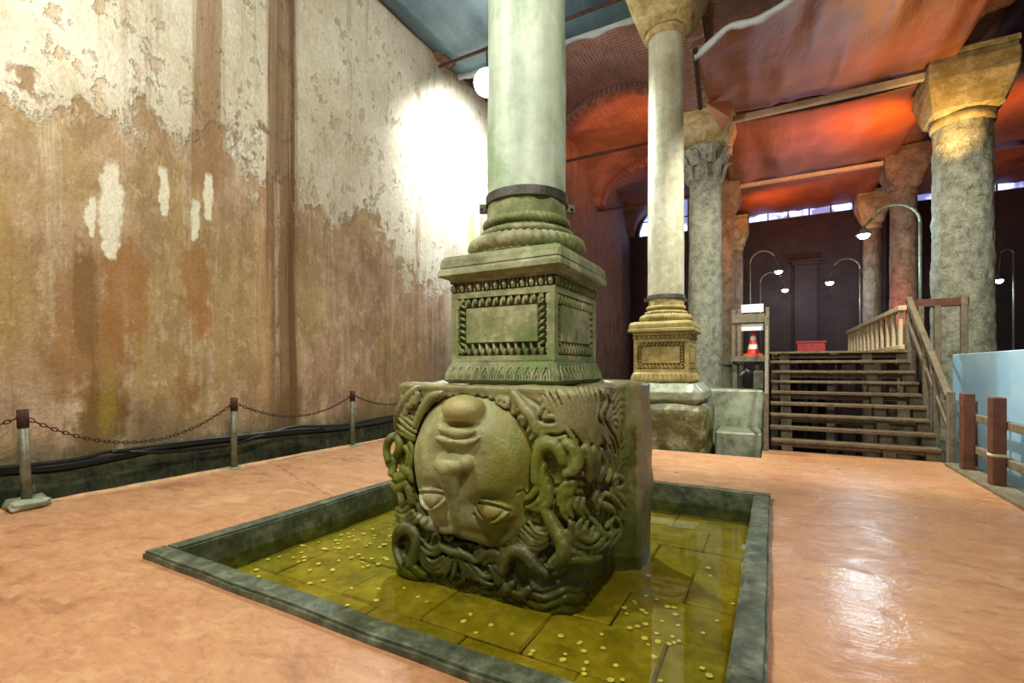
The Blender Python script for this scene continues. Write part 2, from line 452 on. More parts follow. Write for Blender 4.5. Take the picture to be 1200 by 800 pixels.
def m_water(name, tint, bump=0.002, sc=3.0, gl=1.0):
    m = Mat(name); T = m.T
    T.nodes.remove(m.b)
    tr = T.nodes.new('ShaderNodeBsdfTransparent'); tr.inputs[0].default_value = (*tint, 1)
    gs = T.nodes.new('ShaderNodeBsdfGlossy'); gs.inputs['Roughness'].default_value = 0.03
    gs.inputs['Color'].default_value = (gl, gl, gl, 1)
    fr = T.nodes.new('ShaderNodeFresnel'); fr.inputs['IOR'].default_value = 1.33
    bp = T.nodes.new('ShaderNodeBump'); bp.inputs['Distance'].default_value = bump; bp.inputs['Strength'].default_value = 0.5
    T.links.new(m.noise(sc, sc, sc, 3, 0.5).s, bp.inputs['Height'])
    T.links.new(bp.outputs[0], gs.inputs['Normal']); T.links.new(bp.outputs[0], fr.inputs['Normal'])
    mx = T.nodes.new('ShaderNodeMixShader')
    T.links.new(fr.outputs[0], mx.inputs[0]); T.links.new(tr.outputs[0], mx.inputs[1]); T.links.new(gs.outputs[0], mx.inputs[2])
    T.links.new(mx.outputs[0], m.out.inputs['Surface'])
    return m.m
def m_wood(name, c1, c2, r=0.6):
    m = Mat(name)
    g = m.noise(5, 5, 5, 6, 0.7, 1.0, 1.5); s = m.noise(28, 28, 28, 4, 0.6)
    m.base(m.ramp(g * 0.7 + s * 0.3, [(0.32, c1), (0.66, c2)])).rough(r).bump(s * 0.6 + g * 0.4, 0.006, 0.8)
    return m.m
def m_tarp(name, c1, c2):
    m = Mat(name)
    n = m.noise(0.9, detail=5, off=4.0); w = m.noise(3.5, 1.2, 3, 5, 0.6, 9.0, 0.8)
    m.base(m.mix(n.step(0.35, 0.65), c1, c2)).rough(0.5).bump(w * 0.8 + m.noise(9, detail=3) * 0.2, 0.06, 0.6)
    return m.m

M = {}
M['wall'] = m_wall(); M['floor'] = m_floor()
M['head'] = None
M['col_green'] = m_stone('green_marble', lin(132, 148, 128), lin(174, 192, 170), lin(206, 218, 200), lin(124, 156, 108), 0.55, 0.5, 0.9, 0.01, streak=0.5)
M['ped_green'] = m_stone('mossy_marble', lin(92, 94, 60), lin(132, 136, 98), lin(172, 174, 140), lin(92, 120, 50), 0.75, 0.65, 1.2, 0.03)
M['carve'] = m_stone('carved_marble', lin(98, 96, 62), lin(140, 140, 102), lin(176, 174, 138), lin(92, 118, 52), 0.6, 0.7, 2.0, 0.02)
M['recess'] = simple('dark_recess_stone', lin(66, 58, 34), 0.85, 0, 0.3, 10)
M['col_pale'] = m_stone('pale_marble', lin(130, 128, 104), lin(168, 166, 142), lin(190, 190, 168), lin(136, 132, 92), 0.4, 0.55, 1.3, 0.018, streak=0.45)
M['cap_pale'] = m_stone('ochre_limestone', lin(130, 112, 62), lin(176, 158, 106), lin(200, 186, 146), lin(140, 112, 40), 0.5, 0.75, 1.6, 0.03)
M['ped_ochre'] = m_stone('ochre_pedestal_stone', lin(112, 98, 50), lin(150, 134, 78), lin(178, 162, 110), lin(112, 104, 40), 0.5, 0.65, 1.6, 0.016)
M['granite'] = m_stone('rough_granite', lin(120, 120, 98), lin(166, 168, 144), lin(200, 202, 180), None, 0, 0.8, 3.0, 0.10, pit=0.8)
M['granite_dark'] = m_stone('brown_granite', lin(86, 70, 50), lin(124, 106, 80), lin(150, 132, 104), None, 0, 0.8, 2.0, 0.03)
M['bluestone'] = m_stone('kerb_slate', lin(40, 46, 34), lin(74, 82, 64), lin(124, 132, 108), lin(58, 62, 32), 0.4, 0.5, 2.2, 0.012, wet=0.2)
M['concrete'] = m_stone('wet_concrete', lin(96, 100, 80), lin(142, 148, 124), lin(168, 174, 152), lin(90, 104, 62), 0.5, 0.5, 1.2, 0.012, wet=0.2)
M['block'] = m_stone('mossy_block', lin(56, 50, 20), lin(88, 80, 38), lin(150, 150, 110), lin(70, 70, 24), 0.6, 0.5, 1.8, 0.04, wet=0.2)
M['brick'] = m_brick('arch_brick', lin(140, 96, 74), lin(118, 80, 62), lin(150, 122, 98))
M['brick_uv'] = m_brick('vault_brick', lin(140, 96, 74), lin(118, 80, 62), lin(150, 122, 98), True)
M['brick_dark'] = m_brick('back_wall_brick', lin(66, 42, 38), lin(52, 34, 33), lin(68, 52, 46))
M['voussoir'] = simple('voussoir_brick', lin(112, 70, 52), 0.85, 0, 0.3, 9)
M['wood_dark'] = m_wood('brown_timber', lin(62, 34, 22), lin(108, 62, 40))
M['wood_grey'] = m_wood('weathered_timber', lin(70, 62, 46), lin(130, 118, 92))
M['wood_pale'] = m_wood('pale_timber', lin(170, 148, 112), lin(214, 194, 156))
M['wood_stair'] = m_wood('stair_timber', lin(58, 48, 34), lin(126, 106, 76))
M['iron'] = simple('dark_iron', lin(84, 84, 76), 0.5, 0.5, 0.3, 12)
M['rust'] = simple('rusty_iron', lin(70, 40, 26), 0.8, 0.2, 0.4, 10)
M['post_metal'] = simple('mossy_grey_metal', lin(112, 114, 92), 0.5, 0.4, 0.35, 9)
M['hose'] = simple('black_rubber', lin(30, 34, 32), 0.32, 0, 0.2, 12)
M['tarp_blue'] = m_tarp('slate_tarpaulin', lin(70, 96, 112), lin(92, 120, 134))
M['tarp_orange'] = m_tarp('tan_tarpaulin', lin(138, 84, 50), lin(160, 100, 62))
M['hem'] = m_tarp('white_hem', lin(150, 158, 164), lin(182, 190, 194))
M['blue'] = None

# ================================================================== structure
X_WALL, X_EDGE, X_R, Y_BACK = -7.6, -7.05, 2.35, 29.0
ROW_X = (-1.9, 4.3); ROW_Y = (3.75, 10.0, 16.4, 22.7)
Z_SPR = 9.35
PX0, PX1, PY0, PY1 = -4.33, -0.02, 1.90, 6.24      # pool kerb outer
KW = 0.17

# platform floor (screed slab around the pool)
def slab_grid(x0, x1, y0, y1, st=0.25):
    nx = max(2, int((x1 - x0) / st) + 1); ny = max(2, int((y1 - y0) / st) + 1)
    xs = np.linspace(x0, x1, nx); ys = np.linspace(y0, y1, ny)
    return xs, ys
bm = bmesh.new()
def slab(x0, x1, y0, y1):
    box(bm, x0, x1, y0, y1, -0.35, 0.0)
slab(X_EDGE, PX0 + 0.05, -4, 8.9); slab(PX1 - 0.05, X_R, -4, 8.9)
slab(PX0 + 0.05, PX1 - 0.05, -4, PY0 + 0.05); slab(PX0 + 0.05, PX1 - 0.05, PY1 - 0.05, 8.9)
slab(-0.16, X_R, 8.9, 9.9)
floor = struct(bm_obj('floor', bm, M['floor']), 'orange-brown screed floor around the square pool')
# ragged mortar lip along the channel edge
P = []
ys = np.linspace(-4, 8.9, 130)
for k, w in enumerate((0.0, 0.10, 0.12, 0.12)):
    row = np.stack([np.full_like(ys, X_EDGE) - 0.02 + w + (vnoise(ys * 3, ys * 0, ys * 0 + k) * 0.05 if k in (1, 2) else 0), ys,
                    np.array([0.028, 0.032, 0.004, -0.02])[k] + vnoise(ys * 4, ys * 0 + 3, ys * 0 + k) * 0.012], 1)
    P.append(row)
me = grid_mesh('trim_6', np.array(P))
M['lip'] = simple('mortar_lip', lin(190, 150, 108), 0.8, 0, 0.2, 8)
struct(link('trim_6', me, M['lip']), 'low mortar lip along the edge of the wall channel')

# left wall, a gently uneven surface
ys = np.linspace(-5, Y_BACK, 240); zs = np.linspace(-0.8, 12.0, 104)
YY, ZZ = np.meshgrid(ys, zs, indexing='ij')
XX = X_WALL + vnoise(YY * 0.7, ZZ * 0.7, YY * 0) * 0.10 + vnoise(YY * 2.3, ZZ * 2.3, YY * 0 + 4) * 0.03
pil = np.exp(-((YY - 5.46) / 0.38) ** 4) * 0.03      # shallow pilaster strip behind the dark run-off
XX = XX + pil
me = grid_mesh('wall_left', np.stack([XX, YY, ZZ], -1))
struct(link('wall_left', me, M['wall']), 'tall stained plaster wall with whitewash above')

# wall cornice line under the tarpaulin
bm = bmesh.new(); box(bm, X_WALL - 0.2, X_WALL + 0.12, -5, 13.2, 9.52, 9.9, 0.02)
M['ledge'] = simple('dark_ledge', lin(74, 66, 60), 0.8)
struct(bm_obj('trim_5', bm, M['ledge']), 'dark ledge along the top of the stained wall')

# lower water around the platform
M['lowfloor'] = simple('channel_bed', lin(54, 58, 40), 0.8, 0, 0.4, 2)
bm = bmesh.new(); box(bm, -7.9, 18, -6, 30, -0.75, -0.62)
struct(bm_obj('floor_channel', bm, M['lowfloor']), 'dark stone bed below the platform')
M['water_low'] = m_water('channel_water', (0.30, 0.34, 0.2), 0.004, 2.0)
bm = bmesh.new(); vs = [bm.verts.new(p) for p in ((-7.5, -6, -0.36), (16.5, -6, -0.36), (16.5, 28.9, -0.36), (-7.5, 28.9, -0.36))]; bm.faces.new(vs)
me = bpy.data.meshes.new('channel_water'); bm.to_mesh(me); bm.free(); o = link('channel_water', me, M['water_low']); o['kind'] = 'stuff'; tag(o, 'dark still water in the channel below the platform', 'water')

# back wall with three lunette windows, plain pilasters
def lunette_profile(cx, r, z0, n=16):
    return [(cx + r * math.cos(PI * k / n), z0 + r * 0.95 * math.sin(PI * k / n)) for k in range(n + 1)]
bm = bmesh.new()
box(bm, -7.9, 17, Y_BACK, Y_BACK + 0.5, -0.7, 9.3)
box(bm, -7.9, 17, Y_BACK + 0.35, Y_BACK + 0.5, 9.3, 12.4)
# masonry of the lunette zone: strips outside each arch
cxs = (-4.75, 1.2, 7.4); RW = 2.35
def lun_fill(xa, xb, cx, r):
    pr = lunette_profile(cx, r, 9.3)
    top = 12.4
    ring = [(xb, 9.3)] + pr + [(xa, 9.3), (xa, top), (xb, top)]
    # quads between the arch and the top line
    pts = pr
    for a, b in zip(pts, pts[1:]):
        for yy in (Y_BACK,):
            v = [bm.verts.new((a[0], yy, a[1])), bm.verts.new((b[0], yy, b[1])), bm.verts.new((b[0], yy, top)), bm.verts.new((a[0], yy, top))]
            bm.faces.new(v)
        v = [bm.verts.new((a[0], Y_BACK, a[1])), bm.verts.new((b[0], Y_BACK, b[1])), bm.verts.new((b[0], Y_BACK + 0.4, b[1])), bm.verts.new((a[0], Y_BACK + 0.4, a[1]))]
        bm.faces.new(v)
    box(bm, xa, cx - r, Y_BACK, Y_BACK + 0.4, 9.3, top); box(bm, cx + r, xb, Y_BACK, Y_BACK + 0.4, 9.3, top)
lun_fill(-7.9, -1.9, cxs[0], RW); lun_fill(-1.9, 4.3, cxs[1], RW); lun_fill(4.3, 17, cxs[2], RW)
struct(bm_obj('wall_back', bm, M['brick_dark']), 'dark brick wall at the far end of the cistern')
mw = Mat('daylight_pane'); mw.base(lin(150, 160, 230)).emit((0.42, 0.46, 1.0), 2.6); mw.rough(0.3)
n_ = mw.noise(0.9, detail=3); mw.T.links.new((0.6 + 3.2 * n_.step(0.46, 0.6)).s, mw.b.inputs['Emission Strength'])
mw = mw.m
for i, cx in enumerate(cxs):
    pr = lunette_profile(cx, RW - 0.02, 9.3)
    bm = bmesh.new()
    for k in range(4):                                   # frame: sill + mullions
        pass
    box(bm, cx - RW, cx + RW, Y_BACK + 0.10, Y_BACK + 0.2, 9.3, 9.38)
    for t in (-0.6, -0.2, 0.2, 0.6):
        x = cx + t * RW; h = math.sqrt(max(0, 1 - t * t)) * RW * 0.95
        box(bm, x - 0.035, x + 0.035, Y_BACK + 0.12, Y_BACK + 0.18, 9.38, 9.3 + h)
    box(bm, cx - RW * 0.9, cx + RW * 0.9, Y_BACK + 0.12, Y_BACK + 0.18, 10.2, 10.26)
    w = struct(bm_obj('window_%d' % (i + 1), bm, M['iron']), ['arched blue-lit window at the end of the left aisle', 'arched window strip below the orange tarpaulin', 'arched window strip right of the rough granite column'][i])
    # each pane between the mullions is a piece of its own
    ts = [-1.0, -0.6, -0.2, 0.2, 0.6, 1.0]
    for a, b in zip(ts, ts[1:]):
        bm = bmesh.new()
        xs = np.linspace(cx + a * (RW - 0.03), cx + b * (RW - 0.03), 5)
        zz = [9.3 + RW * 0.94 * math.sqrt(max(0.0, 1 - ((x - cx) / RW) ** 2)) for x in xs]
        lo = [bm.verts.new((x, Y_BACK + 0.22, 9.31)) for x in xs]; hi = [bm.verts.new((x, Y_BACK + 0.22, max(z, 9.33))) for x, z in zip(xs, zz)]
        for k in range(4): bm.faces.new((lo[k], lo[k + 1], hi[k + 1], hi[k]))
        r = bmesh.ops.extrude_face_region(bm, geom=list(bm.faces))
        bmesh.ops.translate(bm, verts=[v for v in r['geom'] if isinstance(v, bmesh.types.BMVert)], vec=(0, 0.02, 0))
        bm_obj('pane', bm, mw, w)
# pilasters of the back wall
for i, (x, z) in enumerate(((1.5, 7.0), (4.3, 9.0), (-1.9, 9.0), (6.3, 7.0))):
    bm = bmesh.new(); box(bm, x - 0.5, x + 0.5, Y_BACK - 0.35, Y_BACK + 0.05, -0.7, z - 0.25, 0.02)
    box(bm, x - 0.62, x + 0.62, Y_BACK - 0.45, Y_BACK + 0.05, z - 0.25, z - 0.1, 0.02); box(bm, x - 0.72, x + 0.72, Y_BACK - 0.52, Y_BACK + 0.05, z - 0.1, z, 0.02)
    struct(bm_obj('trim_%d' % (10 + i), bm, M['brick_dark']), ['capped brick pilaster in the middle of the far wall', 'tall far-wall pilaster behind the red-lit column', 'tall far-wall pilaster behind the left column row', 'capped brick pilaster at the right of the far wall'][i])
# far right wall closes the hall
bm = bmesh.new(); box(bm, 16.6, 17, -6, 29.5, -0.7, 12.4)
struct(bm_obj('wall_right', bm, M['brick_dark']), 'dark brick side wall far to the right')

# groin vaults
def vault(x0, x1, y0, y1, n=28):
    xs = np.linspace(x0, x1, n); ys = np.linspace(y0, y1, n)
    XX, YY = np.meshgrid(xs, ys, indexing='ij')
    hx = (x1 - x0) / 2; hy = (y1 - y0) / 2; inset = 0.45
    fx = np.clip(np.abs(XX - (x0 + x1) / 2) / (hx - inset), 0, 1); fy = np.clip(np.abs(YY - (y0 + y1) / 2) / (hy - inset), 0, 1)
    zx = np.sqrt(1 - fx ** 2); zy = np.sqrt(1 - fy ** 2)
    Z = Z_SPR + 1.85 * np.maximum(zx, zy)
    return np.stack([XX, YY, Z], -1)
V = []; Fc = []; off = 0
xb = (-7.8, -1.9, 4.3, 10.5, 16.8); yb = (-6, -2.5, 3.75, 10.0, 16.4, 22.7, 29.0)
for x0, x1 in zip(xb, xb[1:]):
    for y0, y1 in zip(yb[1:], yb[2:]):
        P = vault(x0, x1, y0, y1); n, m_, _ = P.shape
        i, j = np.meshgrid(np.arange(n - 1), np.arange(m_ - 1), indexing='ij'); a = (i * m_ + j).ravel()
        Fc.append(np.stack([a, a + 1, a + m_ + 1, a + m_], 1) + off); V.append(P.reshape(-1, 3)); off += n * m_
VV = np.concatenate(V); FF = np.concatenate(Fc)
me = np_mesh('ceiling', VV, FF)
UVX = []                                                 # courses follow the barrel that forms each web
for x0, x1 in zip(xb, xb[1:]):
    for y0, y1 in zip(yb[1:], yb[2:]):
        UVX.append(np.array([[(x0 + x1) / 2, (x1 - x0) / 2 - 0.45, (y0 + y1) / 2, (y1 - y0) / 2 - 0.45]]))
pf = len(Fc[0]); uv = np.zeros((len(FF), 4, 2), np.float32)
for q, u4 in enumerate(UVX):
    mx, hx, my, hy = u4[0]; sl = slice(q * pf, (q + 1) * pf); co = VV[FF[sl]]; ce = co.mean(1)
    isx = np.abs(ce[:, 0] - mx) / hx < np.abs(ce[:, 1] - my) / hy
    tx = np.arcsin(np.clip((co[..., 0] - mx) / hx, -1, 1)) * hx; ty = np.arcsin(np.clip((co[..., 1] - my) / hy, -1, 1)) * hy
    uv[sl, :, 0] = np.where(isx[:, None], co[..., 1], co[..., 0]); uv[sl, :, 1] = np.where(isx[:, None], tx, ty)
ul = me.uv_layers.new(name='courses'); ul.data.foreach_set('uv', uv.ravel())
struct(link('ceiling', me, M['brick_uv']), 'brick groin vaults over the cistern')
# arches carrying the vaults (bands of masonry, brick voussoirs on the visible face)
def arch_band(name, a, b, axis, at, label, depth=0.45, r_in=None, nv=46, vou=True):
    """arch along x or y from a to b at fixed other coordinate"""
    mid = (a + b) / 2; hw = (b - a) / 2 - 0.45; H = 1.62; th = 0.24
    root = bpy.data.objects.new(name, None); C.objects.link(root); root['kind'] = 'structure'; root['label'] = label
    bm = bmesh.new(); n = 30
    def pt(t, rr, s):
        x = mid - math.cos(t) * (hw + rr); z = Z_SPR + math.sin(t) * (H + rr)
        return (x, at + s * depth / 2, z) if axis == 'x' else (at + s * depth / 2, x, z)
    for s in (-1, 1):
        for k in range(n):
            t0, t1 = PI * k / n, PI * (k + 1) / n
            bm.faces.new([bm.verts.new(p) for p in (pt(t0, 0, s), pt(t1, 0, s), pt(t1, 0.55, s), pt(t0, 0.55, s))])
    for k in range(n):
        t0, t1 = PI * k / n, PI * (k + 1) / n
        bm.faces.new([bm.verts.new(p) for p in (pt(t0, 0, -1), pt(t1, 0, -1), pt(t1, 0, 1), pt(t0, 0, 1))])
    body = bm_obj('arch_ring', bm, M['brick'], root)
    if vou:
        bm = bmesh.new(); obox(bm, (0, 0, 0), (1, 0, 0), (0, 1, 0), (0, 0, 1), 0.028, 0.03, 0.15)
        me = bpy.data.meshes.new('voussoir'); bm.to_mesh(me); bm.free(); me.materials.append(M['voussoir'])
        for k in range(nv):
            t = PI * (k + 0.5) / nv
            p = pt(t, 0.16, -1.05)
            q = Vector((math.cos(t) * H, 0, math.sin(t) * hw)).normalized() if axis == 'x' else Vector((0, math.cos(t) * H, math.sin(t) * hw)).normalized()
            o = bpy.data.objects.new('voussoir', me); C.objects.link(o); o.parent = root
            o.location = p
            ang = math.atan2(-(-math.cos(t) * H) * -1, math.sin(t) * hw)
            if axis == 'x': o.rotation_euler = (0, -ang, 0)
            else: o.rotation_euler = (0, -ang, PI / 2)
    return root
arch_band('arch_1', -7.7, -1.9, 'x', 16.4, 'brick arch across the left aisle with dark voussoirs')
arch_band('arch_2', -7.7, -1.9, 'x', 22.7, 'second brick arch across the left aisle, lit orange')
arch_band('arch_3', 10.0, 16.4, 'y', -1.9, 'brick arch from the ochre capital to the leafy capital', vou=False)
arch_band('arch_4', 10.0, 16.4, 'y', 4.3, 'brick arch above the rough granite column', vou=False)
arch_band('arch_5', 16.4, 22.7, 'y', -1.9, 'brick arch behind the leafy capital', vou=False)
arch_band('arch_6', -7.7, -1.9, 'x', 10.0, 'brick arch above the slate tarpaulin hem', vou=False)

# ---------------------------------------------------------------- pool
ZW, ZB, ZK = -0.15, -0.27, 0.055
bm = bmesh.new(); box(bm, PX0 + 0.05, PX1 - 0.05, PY0 + 0.05, PY1 - 0.05, -0.5, ZB - 0.035)
M['grout'] = simple('pool_grout', lin(96, 84, 34), 0.8)
pool = struct(bm_obj('pool_bottom', bm, M['grout']), 'paved bottom of the square pool')
mt = m_stone('pool_tile', lin(112, 96, 36), lin(152, 134, 62), lin(176, 160, 88), lin(118, 112, 42), 0.5, 0.6, 1.6, 0.01)
tiles = []
for v in range(5):
    bm = bmesh.new(); h = 0.02
    wx, wy = ((0.40, 0.26), (0.36, 0.25), (0.42, 0.265), (0.39, 0.255), (0.30, 0.26))[v]
    box(bm, -wx, wx, -wy, wy, -0.035, 0.0, 0.012)
    for q in bm.verts:
        if q.co.z > -0.02: q.co.z += rng.uniform(-0.008, 0.004)
    me = bpy.data.meshes.new('tile'); bm.to_mesh(me); bm.free(); me.materials.append(mt); tiles.append(me)
x0, x1, y0, y1 = PX0 + KW, PX1 - KW, PY0 + KW, PY1 - KW
ny = 7; wy = (y1 - y0) / ny
for j in range(ny):
    nx = 5; wx = (x1 - x0) / nx; sh = 0.5 * (j % 2)
    for i in range(-1, nx + 1):
        cx = x0 + (i + 0.5 + sh) * wx
        lo, hi = max(cx - wx / 2, x0), min(cx + wx / 2, x1)
        if hi - lo < 0.12: continue
        me = tiles[rng.randrange(5)]
        o = bpy.data.objects.new('tile', me); C.objects.link(o); o.parent = pool
        bw = max(abs(v.co.x) for v in me.vertices); bh = max(abs(v.co.y) for v in me.vertices)
        o.location = ((lo + hi) / 2, y0 + (j + 0.5) * wy, ZB + rng.uniform(-0.005, 0.004))
        o.scale = ((hi - lo - 0.008) / 2 / bw, (wy - 0.008) / 2 / bh, 1)
        o.rotation_euler = (0, 0, rng.uniform(-0.012, 0.012))
# kerb: four stone sides
def kerb(name, x0, x1, y0, y1, label):
    bm = bmesh.new(); box(bm, x0, x1, y0, y1, -0.4, ZK)
    lng = 0 if x1 - x0 > y1 - y0 else 1
    es = [e for e in bm.edges if abs((e.verts[0].co - e.verts[1].co)[lng]) > 1]
    bmesh.ops.subdivide_edges(bm, edges=es, cuts=26)
    bmesh.ops.bevel(bm, geom=[e for e in bm.edges if e.verts[0].co.z > 0 and e.verts[1].co.z > 0 and abs((e.verts[0].co - e.verts[1].co)[1 - lng]) < 0.01], offset=0.018, segments=2, affect='EDGES')
    for v in bm.verts:
        c = v.co; k = float(vnoise(np.array(c.x * 3.1), np.array(c.y * 3.1), np.array(c.z * 2.0)))
        v.co += Vector((k * 0.010 * lng, k * 0.010 * (1 - lng), k * 0.012 if c.z > 0 else 0))
    return struct(bm_obj(name, bm, M['bluestone'], smooth=False), label)
kerb('trim_1', PX0, PX1, PY0, PY0 + KW, 'near stone kerb of the pool'); kerb('trim_2', PX0, PX1, PY1 - KW, PY1, 'far stone kerb of the pool')
kerb('trim_3', PX0, PX0 + KW, PY0 + KW, PY1 - KW, 'left stone kerb of the pool'); kerb('trim_4', PX1 - KW, PX1, PY0 + KW, PY1 - KW, 'right stone kerb of the pool')
M['water'] = m_water('pool_water', (0.76, 0.77, 0.32), 0.0012, 2.5)
bm = bmesh.new(); bm.faces.new([bm.verts.new(p) for p in ((x0 - 0.02, y0 - 0.02, ZW), (x1 + 0.02, y0 - 0.02, ZW), (x1 + 0.02, y1 + 0.02, ZW), (x0 - 0.02, y1 + 0.02, ZW))])
me = bpy.data.meshes.new('pool_water'); bm.to_mesh(me); bm.free(); o = link('pool_water', me, M['water']); o['kind'] = 'stuff'; tag(o, 'shallow olive-green water in the square pool', 'water')
# ================================================================== upside-down carved head (signed-distance sculpt)
def surf_nets(D, org, h):
    S = D < 0
    n0, n1, n2 = D.shape
    acc = np.zeros((n0 - 1, n1 - 1, n2 - 1, 3), np.float32); cnt = np.zeros((n0 - 1, n1 - 1, n2 - 1), np.float32)
    def corner(i, j, k): return (slice(i, n0 - 1 + i), slice(j, n1 - 1 + j), slice(k, n2 - 1 + k))
    for ax in range(3):
        for a in (0, 1):
            for b in (0, 1):
                c0 = [0, 0, 0]; oth = [q for q in range(3) if q != ax]; c0[oth[0]] = a; c0[oth[1]] = b
                c1 = list(c0); c1[ax] = 1
                d0 = D[corner(*c0)]; d1 = D[corner(*c1)]
                m = (d0 < 0) != (d1 < 0)
                t = d0[m] / (d0[m] - d1[m])
                p = np.zeros((t.size, 3), np.float32); p[:] = c0; p[:, ax] += t
                acc[m] += p; cnt[m] += 1
    act = cnt > 0
    idx = np.full(act.shape, -1, np.int64); ii = np.argwhere(act); idx[act] = np.arange(len(ii))
    V = (ii + acc[act] / cnt[act][:, None]) * h + np.array(org)
    Fs = []
    for ax in range(3):
        o1, o2 = [(1, 2), (2, 0), (0, 1)][ax]
        sl0 = [slice(1, -1)] * 3; sl0[ax] = slice(0, -1)
        A = S[tuple(sl0)]
        sl1 = [slice(1, -1)] * 3; sl1[ax] = slice(1, None)
        B = S[tuple(sl1)]
        m = A != B
        e = np.argwhere(m); fl = A[m]
        base = e.copy()
        for q in range(3):
            if q != ax: base[:, q] += 1
        def cell(d1, d2):
            c = base.copy(); c[:, o1] -= d1; c[:, o2] -= d2
            return idx[c[:, 0], c[:, 1], c[:, 2]]
        q = np.stack([cell(1, 1), cell(0, 1), cell(0, 0), cell(1, 0)], 1)
        q[~fl] = q[~fl][:, ::-1]
        Fs.append(q)
    F = np.concatenate(Fs); F = F[(F >= 0).all(1)]
    return V, F
def smin(a, b, k):
    h = np.clip(0.5 + 0.5 * (b - a) / k, 0, 1); return b + (a - b) * h - k * h * (1 - h)
def smax(a, b, k): return -smin(-a, -b, k)
def ell(X, Y, Z, c, r):
    q = np.sqrt(((X - c[0]) / r[0]) ** 2 + ((Y - c[1]) / r[1]) ** 2 + ((Z - c[2]) / r[2]) ** 2)
    return (q - 1) * min(r)
def rbox(X, Y, Z, lo, hi, r, rz=None):
    c = [(a + b) / 2 for a, b in zip(lo, hi)]; hf = [(b - a) / 2 for a, b in zip(lo, hi)]
    rz = r if rz is None else rz
    qx = np.abs(X - c[0]) - hf[0] + r; qy = np.abs(Y - c[1]) - hf[1] + r
    d2 = np.sqrt(np.maximum(qx, 0) ** 2 + np.maximum(qy, 0) ** 2) + np.minimum(np.maximum(qx, qy), 0) - r
    qz = np.abs(Z - c[2]) - hf[2]
    a = d2 + rz; b = qz + rz
    return np.sqrt(np.maximum(a, 0) ** 2 + np.maximum(b, 0) ** 2) + np.minimum(np.maximum(a, b), 0) - rz

def f_block(X, Y, Z):
    d = rbox(X, Y, Z, (-2.93, 3.10, -0.45), (-1.08, 4.60, 1.36), 0.24, 0.07)
    # side pulled in towards the water, uncarved slab at the back right
    sl = rbox(X, Y, Z, (-1.75, 4.16, -0.45), (-1.00, 4.66, 1.37), 0.06, 0.04)
    d = smin(d, sl, 0.03)
    return d
FACE_C = (-2.09, 3.44, 0.70)
def f_face_base(X, Y, Z):
    # broad oval: chin up, brow down
    q = (np.abs((X - FACE_C[0]) / 0.63) ** 2.3 + np.abs((Z - FACE_C[2]) / 0.65) ** 2.3 + np.abs((Y - FACE_C[1]) / 0.50) ** 2.5)
    return (q ** (1 / 2.35) - 1) * 0.5
def f_both(X, Y, Z): return np.minimum(f_block(X, Y, Z), f_face_base(X, Y, Z))
def trace(f, pts, sub=5):
    """photo polyline -> smooth 3-D curve lying on the surface f"""
    P = np.array(pts, float)
    if len(P) > 2:
        t = np.arange(len(P)); tt = np.linspace(0, len(P) - 1, (len(P) - 1) * sub + 1)
        out = []
        for x in tt:   # Catmull-Rom
            i = min(int(x), len(P) - 2); u = x - i
            p0 = P[max(i - 1, 0)]; p1 = P[i]; p2 = P[i + 1]; p3 = P[min(i + 2, len(P) - 1)]
            out.append(0.5 * ((2 * p1) + (p2 - p0) * u + (2 * p0 - 5 * p1 + 4 * p2 - p3) * u * u + (3 * p1 - p0 - 3 * p2 + p3) * u ** 3))
        P = np.array(out)
    R = np.array([ray(*p) for p in P]); R /= np.linalg.norm(R, axis=1)[:, None]
    t = np.full(len(P), 2.2); best = np.full(len(P), 9.0); bt = t.copy()
    for _ in range(160):
        q = R * t[:, None]; d = f(q[:, 0], q[:, 1], q[:, 2] + CAM_H)
        up = d < best; best[up] = d[up]; bt[up] = t[up]
        t = t + np.clip(d * 0.6, -0.05, 0.15)
        t = np.minimum(t, 5.6)
    q = R * bt[:, None]; q[:, 2] += CAM_H
    # smooth the depth jumps
    return q
